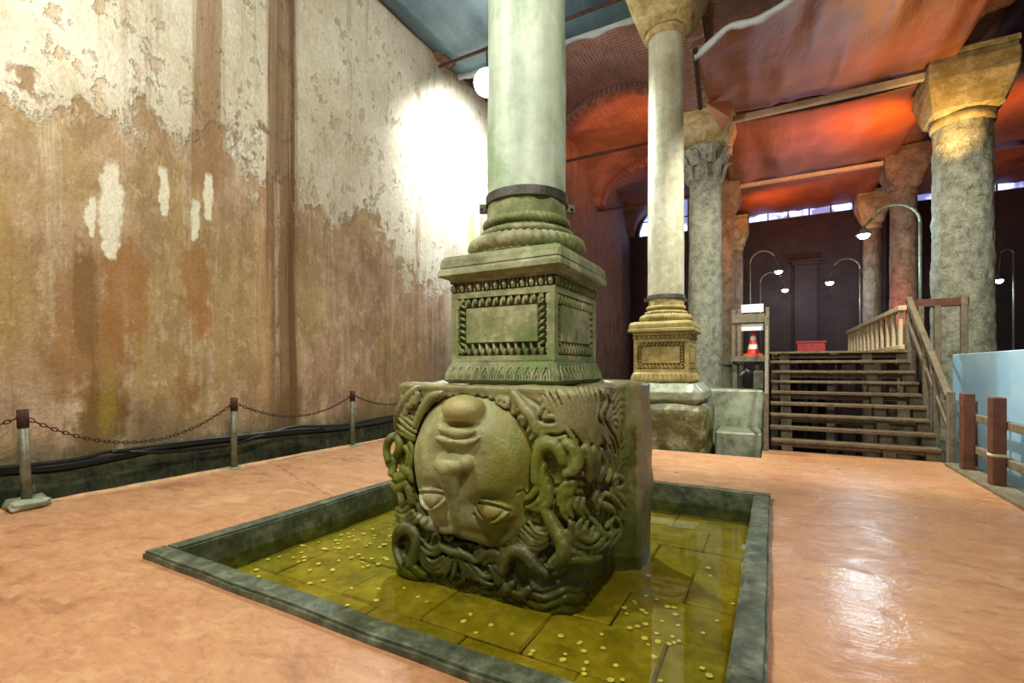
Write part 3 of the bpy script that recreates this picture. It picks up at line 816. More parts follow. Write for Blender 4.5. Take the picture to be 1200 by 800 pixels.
class Vol:
    def __init__(s, lo, hi, h, f):
        s.lo = np.array(lo, float); s.h = h
        s.n = [int((b - a) / h) + 1 for a, b in zip(lo, hi)]
        s.ax = [np.arange(n) * h + l for n, l in zip(s.n, lo)]
        X, Y, Z = np.meshgrid(*[a.astype(np.float32) for a in s.ax], indexing='ij')
        s.D = f(X, Y, Z).astype(np.float32)
    def local(s, lo, hi):
        sl = []
        for a in range(3):
            i = max(0, int((lo[a] - s.lo[a]) / s.h)); j = min(s.n[a], int((hi[a] - s.lo[a]) / s.h) + 2)
            if j <= i: return None
            sl.append(slice(i, j))
        G = np.meshgrid(*[s.ax[a][sl[a]].astype(np.float32) for a in range(3)], indexing='ij')
        return tuple(sl), G
    def caps(s, pts, r, k=0.012, cut=False, lift=0.0):
        n = len(pts); rs = np.full(n, r) if np.isscalar(r) else np.interp(np.linspace(0, 1, n), np.linspace(0, 1, len(r)), r)
        rm = rs.max() + 4 * k + 2 * s.h
        L = s.local(pts.min(0) - rm, pts.max(0) + rm)
        if L is None: return
        sl, (X, Y, Z) = L
        best = np.full(X.shape, 9.0, np.float32)
        for i in range(n - 1):
            a = pts[i]; ba = pts[i + 1] - a; bb = (ba @ ba) + 1e-9
            lo = np.minimum(a, pts[i + 1]) - rm; hi = np.maximum(a, pts[i + 1]) + rm
            sub = tuple(slice(max(0, int((lo[q] - [X, Y, Z][q].flat[0]) / s.h)), max(0, int((hi[q] - [X, Y, Z][q].flat[0]) / s.h) + 2)) for q in range(3))
            x, y, z = X[sub], Y[sub], Z[sub]
            if x.size == 0: continue
            t = np.clip(((x - a[0]) * ba[0] + (y - a[1]) * ba[1] + (z - a[2]) * ba[2]) / bb, 0, 1)
            d = np.sqrt((x - a[0] - t * ba[0]) ** 2 + (y - a[1] - t * ba[1]) ** 2 + (z - a[2] - t * ba[2]) ** 2) - (rs[i] + t * (rs[i + 1] - rs[i]))
            best[sub] = np.minimum(best[sub], d)
        s.D[sl] = smax(s.D[sl], -best, k) if cut else smin(s.D[sl], best, k)
    def ell(s, c, r, k=0.03, cut=False):
        m = max(r) + 4 * k
        L = s.local([q - m for q in c], [q + m for q in c])
        if L is None: return
        sl, (X, Y, Z) = L
        d = ell(X, Y, Z, c, r)
        s.D[sl] = smax(s.D[sl], -d, k) if cut else smin(s.D[sl], d, k)
    def mesh(s, name):
        D = s.D
        D[0] = np.maximum(D[0], 0.01); D[-1] = np.maximum(D[-1], 0.01); D[:, 0] = np.maximum(D[:, 0], 0.01); D[:, -1] = np.maximum(D[:, -1], 0.01)
        D[:, :, 0] = np.maximum(D[:, :, 0], 0.01); D[:, :, -1] = np.maximum(D[:, :, -1], 0.01)
        V, F = surf_nets(D, s.lo, s.h)
        return np_mesh(name, V, F)

# --- stone block with hair
def f_block_rough(X, Y, Z):
    d = f_block(X, Y, Z)
    full = d; msk = np.abs(d) < 0.13; X = X[msk]; Y = Y[msk]; Z = Z[msk]; d = d[msk]
    n = vnoise(X * 5, Y * 5, Z * 5) * 0.035 + vnoise(X * 14, Y * 14, Z * 14) * 0.010
    side = np.clip((X + 1.45) / 0.25, 0, 1) * np.clip((4.16 - Y) / 0.1, 0, 1)
    carve = side * np.clip((0.75 - Z) / 0.5, 0, 1) * 0.10      # hollowed lower side
    ero = np.clip((4.14 - Y) / 0.06, 0, 1) * np.clip((1.345 - Z) / 0.05, 0, 1) * 0.034     # cut back so that the locks stand proud
    # combed curls fill the carved zones between the locks
    cr = np.random.default_rng(5); best = np.full(X.shape, 9.0, np.float32); nu = cr.uniform(0, 6.28, 60)
    wx = X + vnoise(X * 4, Y * 4, Z * 4 + 7) * 0.10; wz = Z + vnoise(X * 4 + 3, Y * 4, Z * 4) * 0.10; wy = Y + vnoise(X * 4, Y * 4 + 9, Z * 4) * 0.08
    for q in range(46):
        if q < 24: c = (cr.uniform(-2.95, -1.1), 3.1, cr.uniform(-0.1, 1.3))
        else: c = (-1.1, cr.uniform(3.1, 4.2), cr.uniform(-0.1, 1.05))
        best = np.minimum(best, np.sqrt((wx - c[0]) ** 2 + (wy - c[1]) ** 2 + (wz - c[2]) ** 2))
    curl = (0.5 - np.abs(np.sin(best * PI / 0.062))) * 0.026
    zone = np.clip((4.12 - Y) / 0.08, 0, 1) * np.clip((1.30 - Z) / 0.06, 0, 1)
    full[msk] = d + n + carve + ero + curl * zone
    return full
vol = Vol((-3.12, 2.72, -0.45), (-0.88, 4.76, 1.46), 0.0108, f_block_rough)
tr = lambda pts: trace(f_both, pts)
# strands falling over the right side
S = [[(653, 456), (662, 474), (665, 492), (677, 507), (686, 520)], [(658, 456), (667, 474), (670, 492), (682, 508), (690, 520)],
     [(664, 455), (672, 470), (676, 490), (686, 507), (697, 520), (705, 530)], [(669, 455), (677, 470), (680, 489), (690, 506), (700, 520)],
     [(675, 455), (682, 470), (684, 488), (694, 504), (703, 520)], [(681, 454), (687, 470), (687, 489), (697, 504), (706, 519)],
     [(687, 454), (691, 470), (690, 489), (701, 505), (710, 518), (711, 545)], [(693, 454), (696, 472), (693, 490), (704, 505), (713, 520)],
     [(698, 454), (701, 472), (698, 492), (708, 506), (716, 521)], [(705, 455), (710, 470), (704, 485), (708, 500), (718, 515), (722, 530)],
     [(646, 458), (655, 474), (660, 492), (668, 508), (676, 518)], [(640, 460), (648, 474), (655, 488), (661, 500)],
     [(636, 464), (642, 474), (648, 483)], [(712, 458), (716, 474), (712, 492), (720, 508), (726, 524)]]
for s_ in S: vol.caps(tr(s_), [0.014, 0.019, 0.019, 0.014], 0.003)
def many(lst, r, k=0.008):
    for p in lst: vol.caps(tr(p), r, k)
many([[(632, 496), (644, 500), (654, 496), (650, 488), (638, 489)], [(630, 509), (643, 505), (656, 505), (663, 500)], [(629, 518), (638, 512), (650, 515), (662, 512)],
      [(630, 503), (643, 499), (657, 499), (662, 490)], [(633, 484), (637, 476), (643, 478), (640, 485)], [(632, 523), (640, 517), (651, 520)]], 0.020)
many([[(602, 460), (612, 474), (624, 490), (629, 505)]], [0.025, 0.045, 0.035])
# serpent loops beside the cheek
many([[(629, 562), (630, 538), (635, 525), (647, 521), (656, 530), (660, 541)]], [0.045, 0.055, 0.04])
many([[(664, 520), (672, 526), (676, 538), (672, 550), (664, 556)]], [0.04, 0.055, 0.045])
many([[(641, 545), (637, 558), (641, 570)]], 0.03)
vol.caps(tr([(645, 536), (646, 552), (650, 566)]), [0.03, 0.045, 0.03], 0.012, cut=True)
vol.caps(tr([(655, 556), (662, 566), (667, 560)]), 0.04, 0.012, cut=True)
# big locks under the strands
many([[(686, 524), (691, 538), (690, 562)], [(703, 529), (707, 545), (701, 562)], [(695, 526), (699, 542), (696, 560)], [(712, 530), (715, 548), (710, 562)]], [0.030, 0.038, 0.028], 0.006)
# serpent head with open jaw at the temple
many([[(614, 585), (624, 580), (631, 570), (634, 558)], [(618, 594), (628, 590), (637, 580), (640, 562)], [(624, 596), (634, 596), (643, 588), (643, 572)]], [0.02, 0.035, 0.03], 0.01)
vol.caps(tr([(616, 590), (626, 586), (632, 578)]), 0.016, 0.006, cut=True)
many([[(655, 590), (657, 575), (664, 567), (672, 566), (670, 576), (662, 584)], [(660, 586), (663, 576), (669, 571)]], [0.02, 0.032, 0.02], 0.008)
many([[(684, 606), (678, 616), (682, 628), (692, 632), (699, 624), (697, 612), (690, 606)], [(688, 612), (685, 620), (690, 626), (694, 619)], [(672, 612), (669, 624), (674, 636), (686, 642)], [(702, 616), (706, 628), (700, 638), (690, 642)],
      [(664, 622), (664, 636), (672, 646), (686, 650)], [(712, 612), (716, 624), (710, 636), (698, 646)], [(722, 606), (726, 618), (722, 630), (712, 642)], [(676, 652), (690, 656), (704, 652)]], [0.016, 0.030, 0.030, 0.016], 0.006)
many([[(671, 583), (666, 595), (671, 606)], [(678, 583), (675, 593), (682, 603)], [(684, 584), (682, 594), (689, 602)], [(663, 584), (660, 597), (664, 608)]], [0.018, 0.028, 0.016], 0.006)
many([[(706, 580), (702, 589), (713, 594), (719, 604), (710, 617)], [(710, 578), (722, 588), (727, 596)], [(700, 576), (696, 586), (700, 597)], [(716, 575), (727, 582), (734, 592)]], [0.022, 0.03, 0.018], 0.008)
many([[(716, 562), (722, 557), (729, 562), (727, 571), (719, 572), (717, 565)]], 0.025)
many([[(640, 600), (648, 614), (659, 635), (660, 650), (650, 660)]], [0.04, 0.055, 0.06, 0.05], 0.01)
many([[(700, 622), (712, 628), (722, 622)], [(668, 612), (676, 626), (690, 634)], [(662, 660), (676, 655), (690, 658)]], [0.02, 0.035, 0.02])
# locks at the right temple
many([[(620, 611), (629, 623), (641, 626), (644, 621)], [(611, 620), (623, 632), (638, 635), (644, 628)], [(605, 629), (620, 641), (634, 643), (643, 637)], [(599, 633), (615, 645), (630, 650)],
      [(615, 616), (626, 627), (640, 631)], [(608, 624), (621, 636), (636, 639)], [(602, 631), (617, 643), (632, 647)]], [0.012, 0.02, 0.017, 0.012], 0.004)
# serpent arching at the near corner
many([[(590, 668), (594, 652), (605, 644), (617, 650), (629, 664), (640, 672)]], [0.045, 0.055, 0.06, 0.055, 0.03], 0.012)
vol.caps(tr([(606, 664), (610, 675), (612, 690)]), [0.04, 0.06, 0.06], 0.012, cut=True)
many([[(586, 694), (594, 690), (601, 684)], [(600, 694), (610, 697), (620, 690)]], [0.02, 0.04, 0.03])
# draped locks across the brow
many([[(495, 632), (503, 641), (513, 642), (516, 634)], [(492, 638), (500, 647), (512, 648), (519, 643)], [(492, 647), (501, 660), (509, 665), (518, 661), (527, 651)],
      [(492, 653), (500, 665), (509, 671), (518, 669), (527, 658), (536, 654)], [(494, 642), (503, 657), (511, 658), (520, 652)], [(538, 656), (545, 670), (550, 677)],
      [(543, 657), (554, 669), (566, 681), (578, 685)], [(550, 658), (559, 667), (568, 675), (577, 675), (578, 669)], [(540, 656), (549, 669), (560, 680)], [(573, 662), (580, 672), (581, 684)],
      [(578, 661), (586, 671), (585, 685)], [(557, 649), (564, 651), (572, 647), (581, 647), (590, 654)], [(562, 657), (571, 651), (581, 651), (590, 658)], [(567, 661), (575, 656), (583, 657), (588, 664)],
      [(530, 655), (526, 666), (520, 676)], [(535, 656), (533, 668), (529, 679)], [(547, 672), (541, 682), (535, 684)], [(584, 663), (590, 673), (590, 686)]], [0.014, 0.022, 0.022, 0.014], 0.004)
many([[(519, 641), (530, 646), (545, 650), (558, 656)]], [0.03, 0.036, 0.03])
many([[(538, 643), (543, 648), (538, 654)]], 0.022); many([[(562, 637), (566, 643), (558, 648), (560, 653)]], [0.010, 0.02, 0.022])
many([[(508, 628), (512, 624), (516, 629)], [(522, 628), (527, 632), (531, 628)]], 0.018)
# serpents of the left side
many([[(472, 664), (466, 645), (467, 625), (478, 618), (487, 626), (488, 644), (482, 660)]], [0.04, 0.05, 0.055, 0.05, 0.045], 0.010)
vol.caps(tr([(475, 634), (476, 648), (476, 662)]), [0.02, 0.03, 0.03], 0.01, cut=True)
many([[(482, 662), (490, 669), (498, 674)], [(468, 668), (480, 672), (490, 676)]], [0.03, 0.04, 0.03])
many([[(465, 602), (475, 605), (484, 599)], [(467, 609), (479, 609), (488, 604)], [(466, 596), (474, 598), (481, 592)], [(470, 615), (480, 614), (490, 610)]], 0.024, 0.006)
many([[(517, 461), (505, 465), (494, 481), (487, 498)]], [0.025, 0.036, 0.036, 0.03]); many([[(488, 455), (477, 466), (468, 483), (466, 500)]], [0.03, 0.04, 0.045, 0.035])
many([[(485, 466), (481, 476)], [(490, 462), (487, 472)], [(478, 474), (475, 484)]], 0.026, 0.008)
many([[(468, 489), (478, 500), (488, 506)], [(466, 497), (476, 506), (486, 512)], [(466, 505), (478, 512), (486, 515)], [(470, 485), (480, 494), (489, 500)]], 0.020, 0.005)
many([[(456, 544), (453, 527), (457, 514), (466, 512), (469, 524), (463, 539), (459, 554)]], [0.03, 0.036, 0.042, 0.042, 0.036], 0.008)
many([[(475, 524), (480, 533), (476, 548)], [(481, 520), (485, 532), (482, 546)]], 0.026, 0.006)
many([[(459, 553), (468, 560), (478, 556)], [(458, 566), (467, 572), (477, 566)], [(472, 548), (480, 553), (484, 562)]], [0.03, 0.045, 0.03], 0.01)
many([[(470, 578), (472, 590)], [(479, 572), (483, 588)]], 0.035)
# a deep groove keeps the face apart from the hair
X, Y, Z = np.meshgrid(*[a.astype(np.float32) for a in vol.ax], indexing='ij')
grv = f_face_base(X, Y, Z) - 0.012
vol.D = np.where(Y < 3.9, smax(vol.D, -grv, 0.01), vol.D)
del X, Y, Z
hair_me = vol.mesh('hair')

# --- face
FX = FACE_C[0]
fv = Vol((-2.80, 2.62, -0.02), (-1.40, 3.9, 1.42), 0.0095, lambda X, Y, Z: np.maximum(f_face_base(X, Y, Z) + vnoise(X * 9, Y * 9, Z * 9) * 0.006, Y - 3.8))
tf = lambda pts: trace(f_face_base, pts)
fv.ell((FX + 0.0, 3.05, 0.62), (0.22, 0.09, 0.30), 0.06)                      # mid-face
fv.ell((FX - 0.27, 3.10, 0.78), (0.20, 0.14, 0.22), 0.08); fv.ell((FX + 0.27, 3.10, 0.78), (0.20, 0.14, 0.22), 0.08)  # cheeks
fv.ell((FX + 0.02, 3.03, 1.175), (0.175, 0.145, 0.115), 0.012)                # chin
fv.ell((FX + 0.02, 2.98, 1.06), (0.20, 0.08, 0.035), 0.03, cut=True)         # hollow between chin and lip
# nose, tip broken flat
nt = np.array([(FX + 0.01, 2.86, 0.76), (FX + 0.005, 2.875, 0.66), (FX - 0.0, 2.91, 0.54), (FX - 0.01, 2.955, 0.42), (FX - 0.01, 3.02, 0.34)])
fv.caps(nt, [0.095, 0.072, 0.054, 0.058, 0.06], 0.022)
fv.ell((FX + 0.01, 2.865, 0.785), (0.135, 0.105, 0.075), 0.015)
fv.ell((FX - 0.10, 2.93, 0.79), (0.06, 0.075, 0.06), 0.012); fv.ell((FX + 0.115, 2.93, 0.79), (0.06, 0.075, 0.06), 0.012)
fv.ell((FX + 0.01, 2.84, 0.915), (0.26, 0.115, 0.085), 0.008, cut=True)
# mouth
ml = tf([(514, 506), (524, 508), (540, 512), (556, 511), (567, 506)])
ml[:, 1] -= 0.035
fv.ell((FX + 0.01, 3.03, 0.975), (0.25, 0.10, 0.15), 0.06)
up_ = ml.copy(); up_[:, 2] += 0.036; up_[:, 1] -= 0.012
lo_ = ml.copy(); lo_[:, 2] -= 0.034; lo_[:, 1] -= 0.022
cup = np.abs(np.linspace(-1, 1, len(lo_))); lo_[:, 2] += 0.012 * np.exp(-(cup / 0.12) ** 2)
n_ = len(ml)
fv.caps(up_[int(n_ * 0.16):int(n_ * 0.84)], [0.016, 0.036, 0.042, 0.036, 0.016], 0.018); fv.caps(lo_, [0.006, 0.026, 0.027, 0.026, 0.006], 0.012)
g = ml.copy(); g[:, 1] -= 0.026 + 0.014 * (1 - np.linspace(-1, 1, len(g)) ** 2)
fv.caps(g, [0.005, 0.012, 0.013, 0.012, 0.005], 0.003, cut=True)
fv.ell((FX + 0.02, 2.96, 1.068), (0.15, 0.05, 0.02), 0.02, cut=True)
# eye sockets and eyeballs
eyes = {-1: ([(527, 581), (515, 592), (504, 597), (495, 590), (492, 578)], [(527, 581), (511, 577), (492, 577)], (509, 585)),
        1: ([(552, 588), (560, 602), (571, 611), (581, 611), (591, 604), (599, 596)], [(551, 588), (575, 591), (597, 598)], (575, 600))}
for s_, (lid, low, cen) in eyes.items():
    c = tf([cen, cen])[0]
    fv.ell((c[0], c[1] - 0.03, c[2] + 0.01), (0.19, 0.075, 0.12), 0.05, cut=True)
    fv.ell((c[0], c[1] + 0.09, c[2] + 0.0), (0.165, 0.125, 0.098), 0.015)
for s_, (lid, low, cen) in eyes.items():
    f_now = f_face_base
    c = tf([cen, cen])[0]
    def f_eye(X, Y, Z): return ell(X, Y, Z, (c[0], c[1] + 0.09, c[2]), (0.168, 0.128, 0.100))
    def proj(pts):
        q = trace(f_eye, pts); return q
    a = proj(lid); fv.caps(a, [0.010, 0.017, 0.018, 0.017, 0.010], 0.004)
    b = a.copy(); b[:, 2] += 0.022; b[:, 0] += (c[0] - b[:, 0]) * 0.12; b[:, 1] -= 0.004; fv.caps(b, 0.009, 0.004, cut=True)
    b2 = a.copy(); b2[:, 2] -= 0.022; b2[:, 0] -= (c[0] - b2[:, 0]) * 0.1; b2[:, 1] -= 0.006; fv.caps(b2, 0.010, 0.006, cut=True)
    l = proj(low); fv.caps(l, 0.011, 0.004, cut=True)
    l2 = l.copy(); l2[:, 2] += 0.020; fv.caps(l2, 0.012, 0.006)
# brow ridges: a soft bulge under the eyes, finely notched edge
bq = tf([(546, 625), (560, 629), (576, 633), (592, 632), (608, 622), (617, 606)])
fv.caps(bq, [0.03, 0.04, 0.05, 0.05, 0.045, 0.03], 0.04)
for t in np.linspace(0.02, 0.62, 22):
    i = t * (len(bq) - 1); p = bq[int(i)]
    fv.caps(np.array([p + (0.0, -0.055, -0.03), p + (0.0, -0.055, 0.02)]), 0.006, 0.004, cut=True)
bq2 = tf([(532, 620), (518, 619), (503, 615), (492, 606)]); fv.caps(bq2, [0.03, 0.045, 0.045, 0.03], 0.04)
fv.caps(tf([(610, 573), (617, 576)]), 0.014, 0.006)                            # chip on the cheek
fv.caps(tf([(606, 578), (612, 574), (616, 578)]), 0.012, 0.004, cut=True)
face_me = fv.mesh('face')

# --- stone of the head
def m_head(name, face):
    m = Mat(name)
    a = m.noise(2.2, detail=6, off=3.0); b = m.noise(9, detail=6, rough=0.65, off=8.0); g = m.noise(42, detail=4, rough=0.7)
    if face:
        c = m.ramp(a * 0.45 + b * 0.45 + g * 0.1, [(0.30, lin(98, 96, 54)), (0.48, lin(152, 152, 104)), (0.64, lin(188, 186, 142))])
        ok = ((m.X + 2.12 + (b - 0.5) * 0.35) * 1.0 + (a - 0.5) * 0.8)
        c = m.mix(ok.step(0.10, 0.36) * 0.85, c, m.mix(b.step(0.35, 0.65), lin(98, 112, 22), lin(128, 116, 32)))    # olive algae on the cheek
        ry = ((m.X - (FX + 0.02)) / 0.19); rz = (m.Z - 1.16) / 0.13
        c = m.mix((1 - (ry * ry + rz * rz).step(0.6, 1.2)) * m.Z.step(1.0, 1.05) * 0.5, c, lin(176, 160, 92))          # ochre chin
        c = m.mix((1 - (m.Z + (b - 0.5) * 0.2).step(0.10, 0.36)) * 0.7, c, lin(82, 76, 30))
    else:
        c = m.ramp(a * 0.4 + b * 0.5 + g * 0.1, [(0.30, lin(36, 36, 10)), (0.48, lin(90, 90, 38)), (0.64, lin(166, 166, 98))])
        c = m.mix(m.noise(1.7, detail=5, off=31.0).step(0.42, 0.6) * 0.7, c, lin(106, 118, 36))
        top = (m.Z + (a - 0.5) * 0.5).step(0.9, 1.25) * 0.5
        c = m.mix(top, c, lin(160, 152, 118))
        sl = (m.X + 1.03 + (b - 0.5) * 0.02).step(-0.02, 0.0) * m.Y.step(4.10, 4.18)
        c = m.mix(sl * 0.85, c, m.mix(b, lin(120, 104, 72), lin(164, 148, 116)))
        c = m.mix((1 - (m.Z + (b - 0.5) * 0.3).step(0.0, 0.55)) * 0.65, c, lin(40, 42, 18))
    m.base(c); m.rough(0.31 + (g - 0.5) * 0.2 - m.Z.step(0.9, 1.3) * (0.12 if not face else 0.0))
    m.bump(b * 0.6 + g * 0.4, 0.018, 0.9)
    return m.m
head = empty('carved_stone_head', (-2.0, 3.8, -0.27), 'huge upside-down carved stone head standing in the pool, serpents in its hair', 'sculpture')
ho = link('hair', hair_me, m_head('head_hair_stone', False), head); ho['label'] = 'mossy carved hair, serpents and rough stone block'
fo = link('face', face_me, m_head('head_face_stone', True), head); fo['label'] = 'smooth upside-down face with closed mouth and broad chin'
# ================================================================== columns and pedestals
def rough_shaft(bm, c, r0, r1, z0, z1, amp, n=56, nz=70, fr=2.0):
    zs = np.linspace(z0, z1, nz)
    A, ZZ = np.meshgrid(np.linspace(0, 2 * PI, n, endpoint=False), zs, indexing='ij')
    N = vnoise(np.cos(A) * fr + 9, np.sin(A) * fr + c[1], ZZ * fr * 0.8) * amp + vnoise(np.cos(A) * fr * 4, np.sin(A) * fr * 4 + c[0], ZZ * fr * 3) * amp * 0.4
    def rnd(k, z):
        return float(N[k, int(round((z - z0) / (z1 - z0) * (nz - 1)))])
    lathe(bm, [(r0 + (r1 - r0) * (i / (nz - 1)), float(z)) for i, z in enumerate(zs)], n, c, rnd=rnd)
def block_capital(bm, c, h0, h1, z0, z1, noise=0.012):
    H = z1 - z0
    sqloft(bm, [(h0 * 0.80, z0, h0 * 0.55), (h0, z0 + H * 0.10, h0 * 0.42), (h0 + (h1 - h0) * 0.45, z0 + H * 0.34, 0.22), (h0 + (h1 - h0) * 0.8, z0 + H * 0.58, 0.10), (h1, z0 + H * 0.74, 0.05), (h1, z1, 0.04)], 5, c, noise)

def pedestal(name, c, z0, z1, s, label, mats, half=0.473):
    """square pedestal with cornice, bead row, carved panel frames and swelling foot"""
    t = empty(name, (c[0], c[1], z0), label, 'pedestal')
    H = z1 - z0; zz = lambda f: z0 + f * H
    k = half / 0.473
    bm = bmesh.new()
    sqloft(bm, [(0.50 * k, zz(0.0), 0.05), (0.525 * k, zz(0.03), 0.04), (0.52 * k, zz(0.07), 0.04), (0.495 * k, zz(0.13), 0.04), (0.478 * k, zz(0.165), 0.03), (0.474 * k, zz(0.18), 0.02)], 5, c, 0.006)
    bm_obj('foot', bm, mats[0], t)
    core = half - 0.058 * k
    bm = bmesh.new(); sqloft(bm, [(core, zz(0.17), 0.01), (core, zz(0.80), 0.01)], 3, c); bm_obj('die', bm, mats[0], t)
    bm = bmesh.new()
    sqloft(bm, [(0.478 * k, zz(0.79), 0.01), (0.50 * k, zz(0.815), 0.01), (0.548 * k, zz(0.822), 0.012), (0.556 * k, zz(0.832), 0.016), (0.553 * k, zz(0.868), 0.02), (0.540 * k, zz(0.885), 0.02), (0.545 * k, zz(0.893), 0.02), (0.540 * k, zz(0.945), 0.025), (0.522 * k, zz(0.975), 0.03), (0.47 * k, zz(0.992), 0.06), (0.42 * k, zz(1.0), 0.1)], 5, c, 0.004)
    bm_obj('cornice', bm, mats[0], t)
    for q in range(4):
        a = q * PI / 2
        nx, ny = math.sin(a), -math.cos(a)          # outward normal
        tx, ty = math.cos(a), math.sin(a)           # along the face
        N = Vector((nx, ny, 0)); T_ = Vector((tx, ty, 0)); U = Vector((0, 0, 1))
        def P(s_, f, d): return Vector((c[0], c[1], zz(f))) + T_ * (s_ * k) + N * d
        # raised plain frames and panel
        bm = bmesh.new()
        def bar(s0, s1, f0, f1, d0, d1):
            cc = (P(s0, f0, d0) + P(s1, f1, d1)) / 2
            obox(bm, cc, T_, N, U, abs(s1 - s0) * k / 2, abs(d1 - d0) / 2, abs(f1 - f0) * H / 2)
        d0 = core - 0.01
        bar(-0.470, 0.470, 0.655, 0.70, d0, half); bar(-0.470, 0.470, 0.175, 0.215, d0, half)
        bar(-0.470, -0.435, 0.21, 0.66, d0, half - 0.001); bar(0.435, 0.470, 0.21, 0.66, d0, half - 0.001)
        bar(-0.325, 0.325, 0.315, 0.575, d0, half - 0.004 * k)
        bar(-0.476, 0.476, 0.775, 0.80, d0, half + 0.008)
        bm_obj('panel', bm, mats[1], t)
        # carved leaf border
        bm = bmesh.new()
        def leaf(s_, f, ds, df, w):
            # pointed leaf from (s_,f) along (ds,df) with two lobes
            b0 = P(s_, f, half - 0.004); tip = P(s_ + ds, f + df, half - 0.006)
            d = (tip - b0); w_ = d.cross(N).normalized() * w
            mid = b0 + d * 0.55 + N * 0.006
            v = [bm.verts.new(x) for x in (b0 - w_ * 0.25, b0 + w_ * 0.25, b0 + d * 0.5 + w_, tip, b0 + d * 0.5 - w_, mid)]
            lo = [bm.verts.new(x - N * 0.058) for x in (b0 - w_ * 0.2, b0 + w_ * 0.2, b0 + d * 0.5 + w_ * 0.9, tip, b0 + d * 0.5 - w_ * 0.9)]
            for i in range(5):
                j = (i + 1) % 5
                bm.faces.new((v[i], v[j], v[5])); bm.faces.new((v[j], v[i], lo[i], lo[j]))
        for i in range(13):
            x = -0.40 + 0.8 * i / 12
            leaf(x, 0.585, 0.016, 0.065, 0.013); leaf(x + 0.032, 0.650, 0.0, -0.045, 0.011)
            leaf(x, 0.305, 0.016, -0.075, 0.013); leaf(x + 0.032, 0.225, 0.0, 0.045, 0.011)
        for i in range(9):
            f = 0.24 + 0.39 * i / 8
            for sg in (-1, 1):
                leaf(sg * 0.338, f, sg * 0.05, 0.03, 0.012); leaf(sg * 0.432, f - 0.02, -sg * 0.04, 0.03, 0.011)
        for i in range(12):                                   # waves on the foot
            x = -0.42 + 0.84 * i / 11
            fh = lambda f: float(np.interp(f, [0.0, 0.03, 0.07, 0.13, 0.165, 0.18], [0.50, 0.525, 0.52, 0.495, 0.478, 0.474])) * k + 0.004
            arc = [(x + 0.036 * math.cos(q_), 0.035 + 0.10 * math.sin(q_)) for q_ in np.linspace(0.0, PI, 7)]
            tube(bm, [P(s_, f_, fh(f_)) for s_, f_ in arc], 0.009, 5)
            arc = [(x + 0.016 * math.cos(q_), 0.035 + 0.05 * math.sin(q_)) for q_ in np.linspace(0.0, PI, 5)]
            tube(bm, [P(s_, f_, fh(f_)) for s_, f_ in arc], 0.008, 5)
        o = bm_obj('carved_border', bm, mats[1], t); o['kind'] = 'stuff'
        # bead and dart row under the cornice
        bm = bmesh.new()
        for i in range(12):
            x = -0.44 + 0.88 * i / 11
            tube(bm, [P(x, 0.772, half - 0.022), P(x, 0.755, half + 0.002), P(x, 0.735, half + 0.006), P(x, 0.715, half), P(x, 0.706, half - 0.012)], [0.006, 0.017, 0.020, 0.016, 0.006], 6)
            if i < 11:
                beam(bm, P(x + 0.04, 0.708, half - 0.006), P(x + 0.04, 0.772, half - 0.006), 0.010, 0.02, N)
        o = bm_obj('bead_row', bm, mats[1], t); o['kind'] = 'stuff'
    return t
def rope_ring(bm, c, z, R, r, n=110, twist=1.0):
    m = 8
    rings = []
    for k in range(n):
        a = 2 * PI * k / n
        ring = []
        for j in range(m):
            b = 2 * PI * j / m
            rr = r * (1 + 0.09 * math.sin(b * 1 + k * twist))
            ring.append(bm.verts.new((c[0] + (R + rr * math.cos(b)) * math.cos(a), c[1] + (R + rr * math.cos(b)) * math.sin(a), z + rr * math.sin(b))))
        rings.append(ring)
    for k in range(n):
        A, B = rings[k], rings[(k + 1) % n]
        for j in range(m): bm.faces.new((A[j], A[(j + 1) % m], B[(j + 1) % m], B[j]))
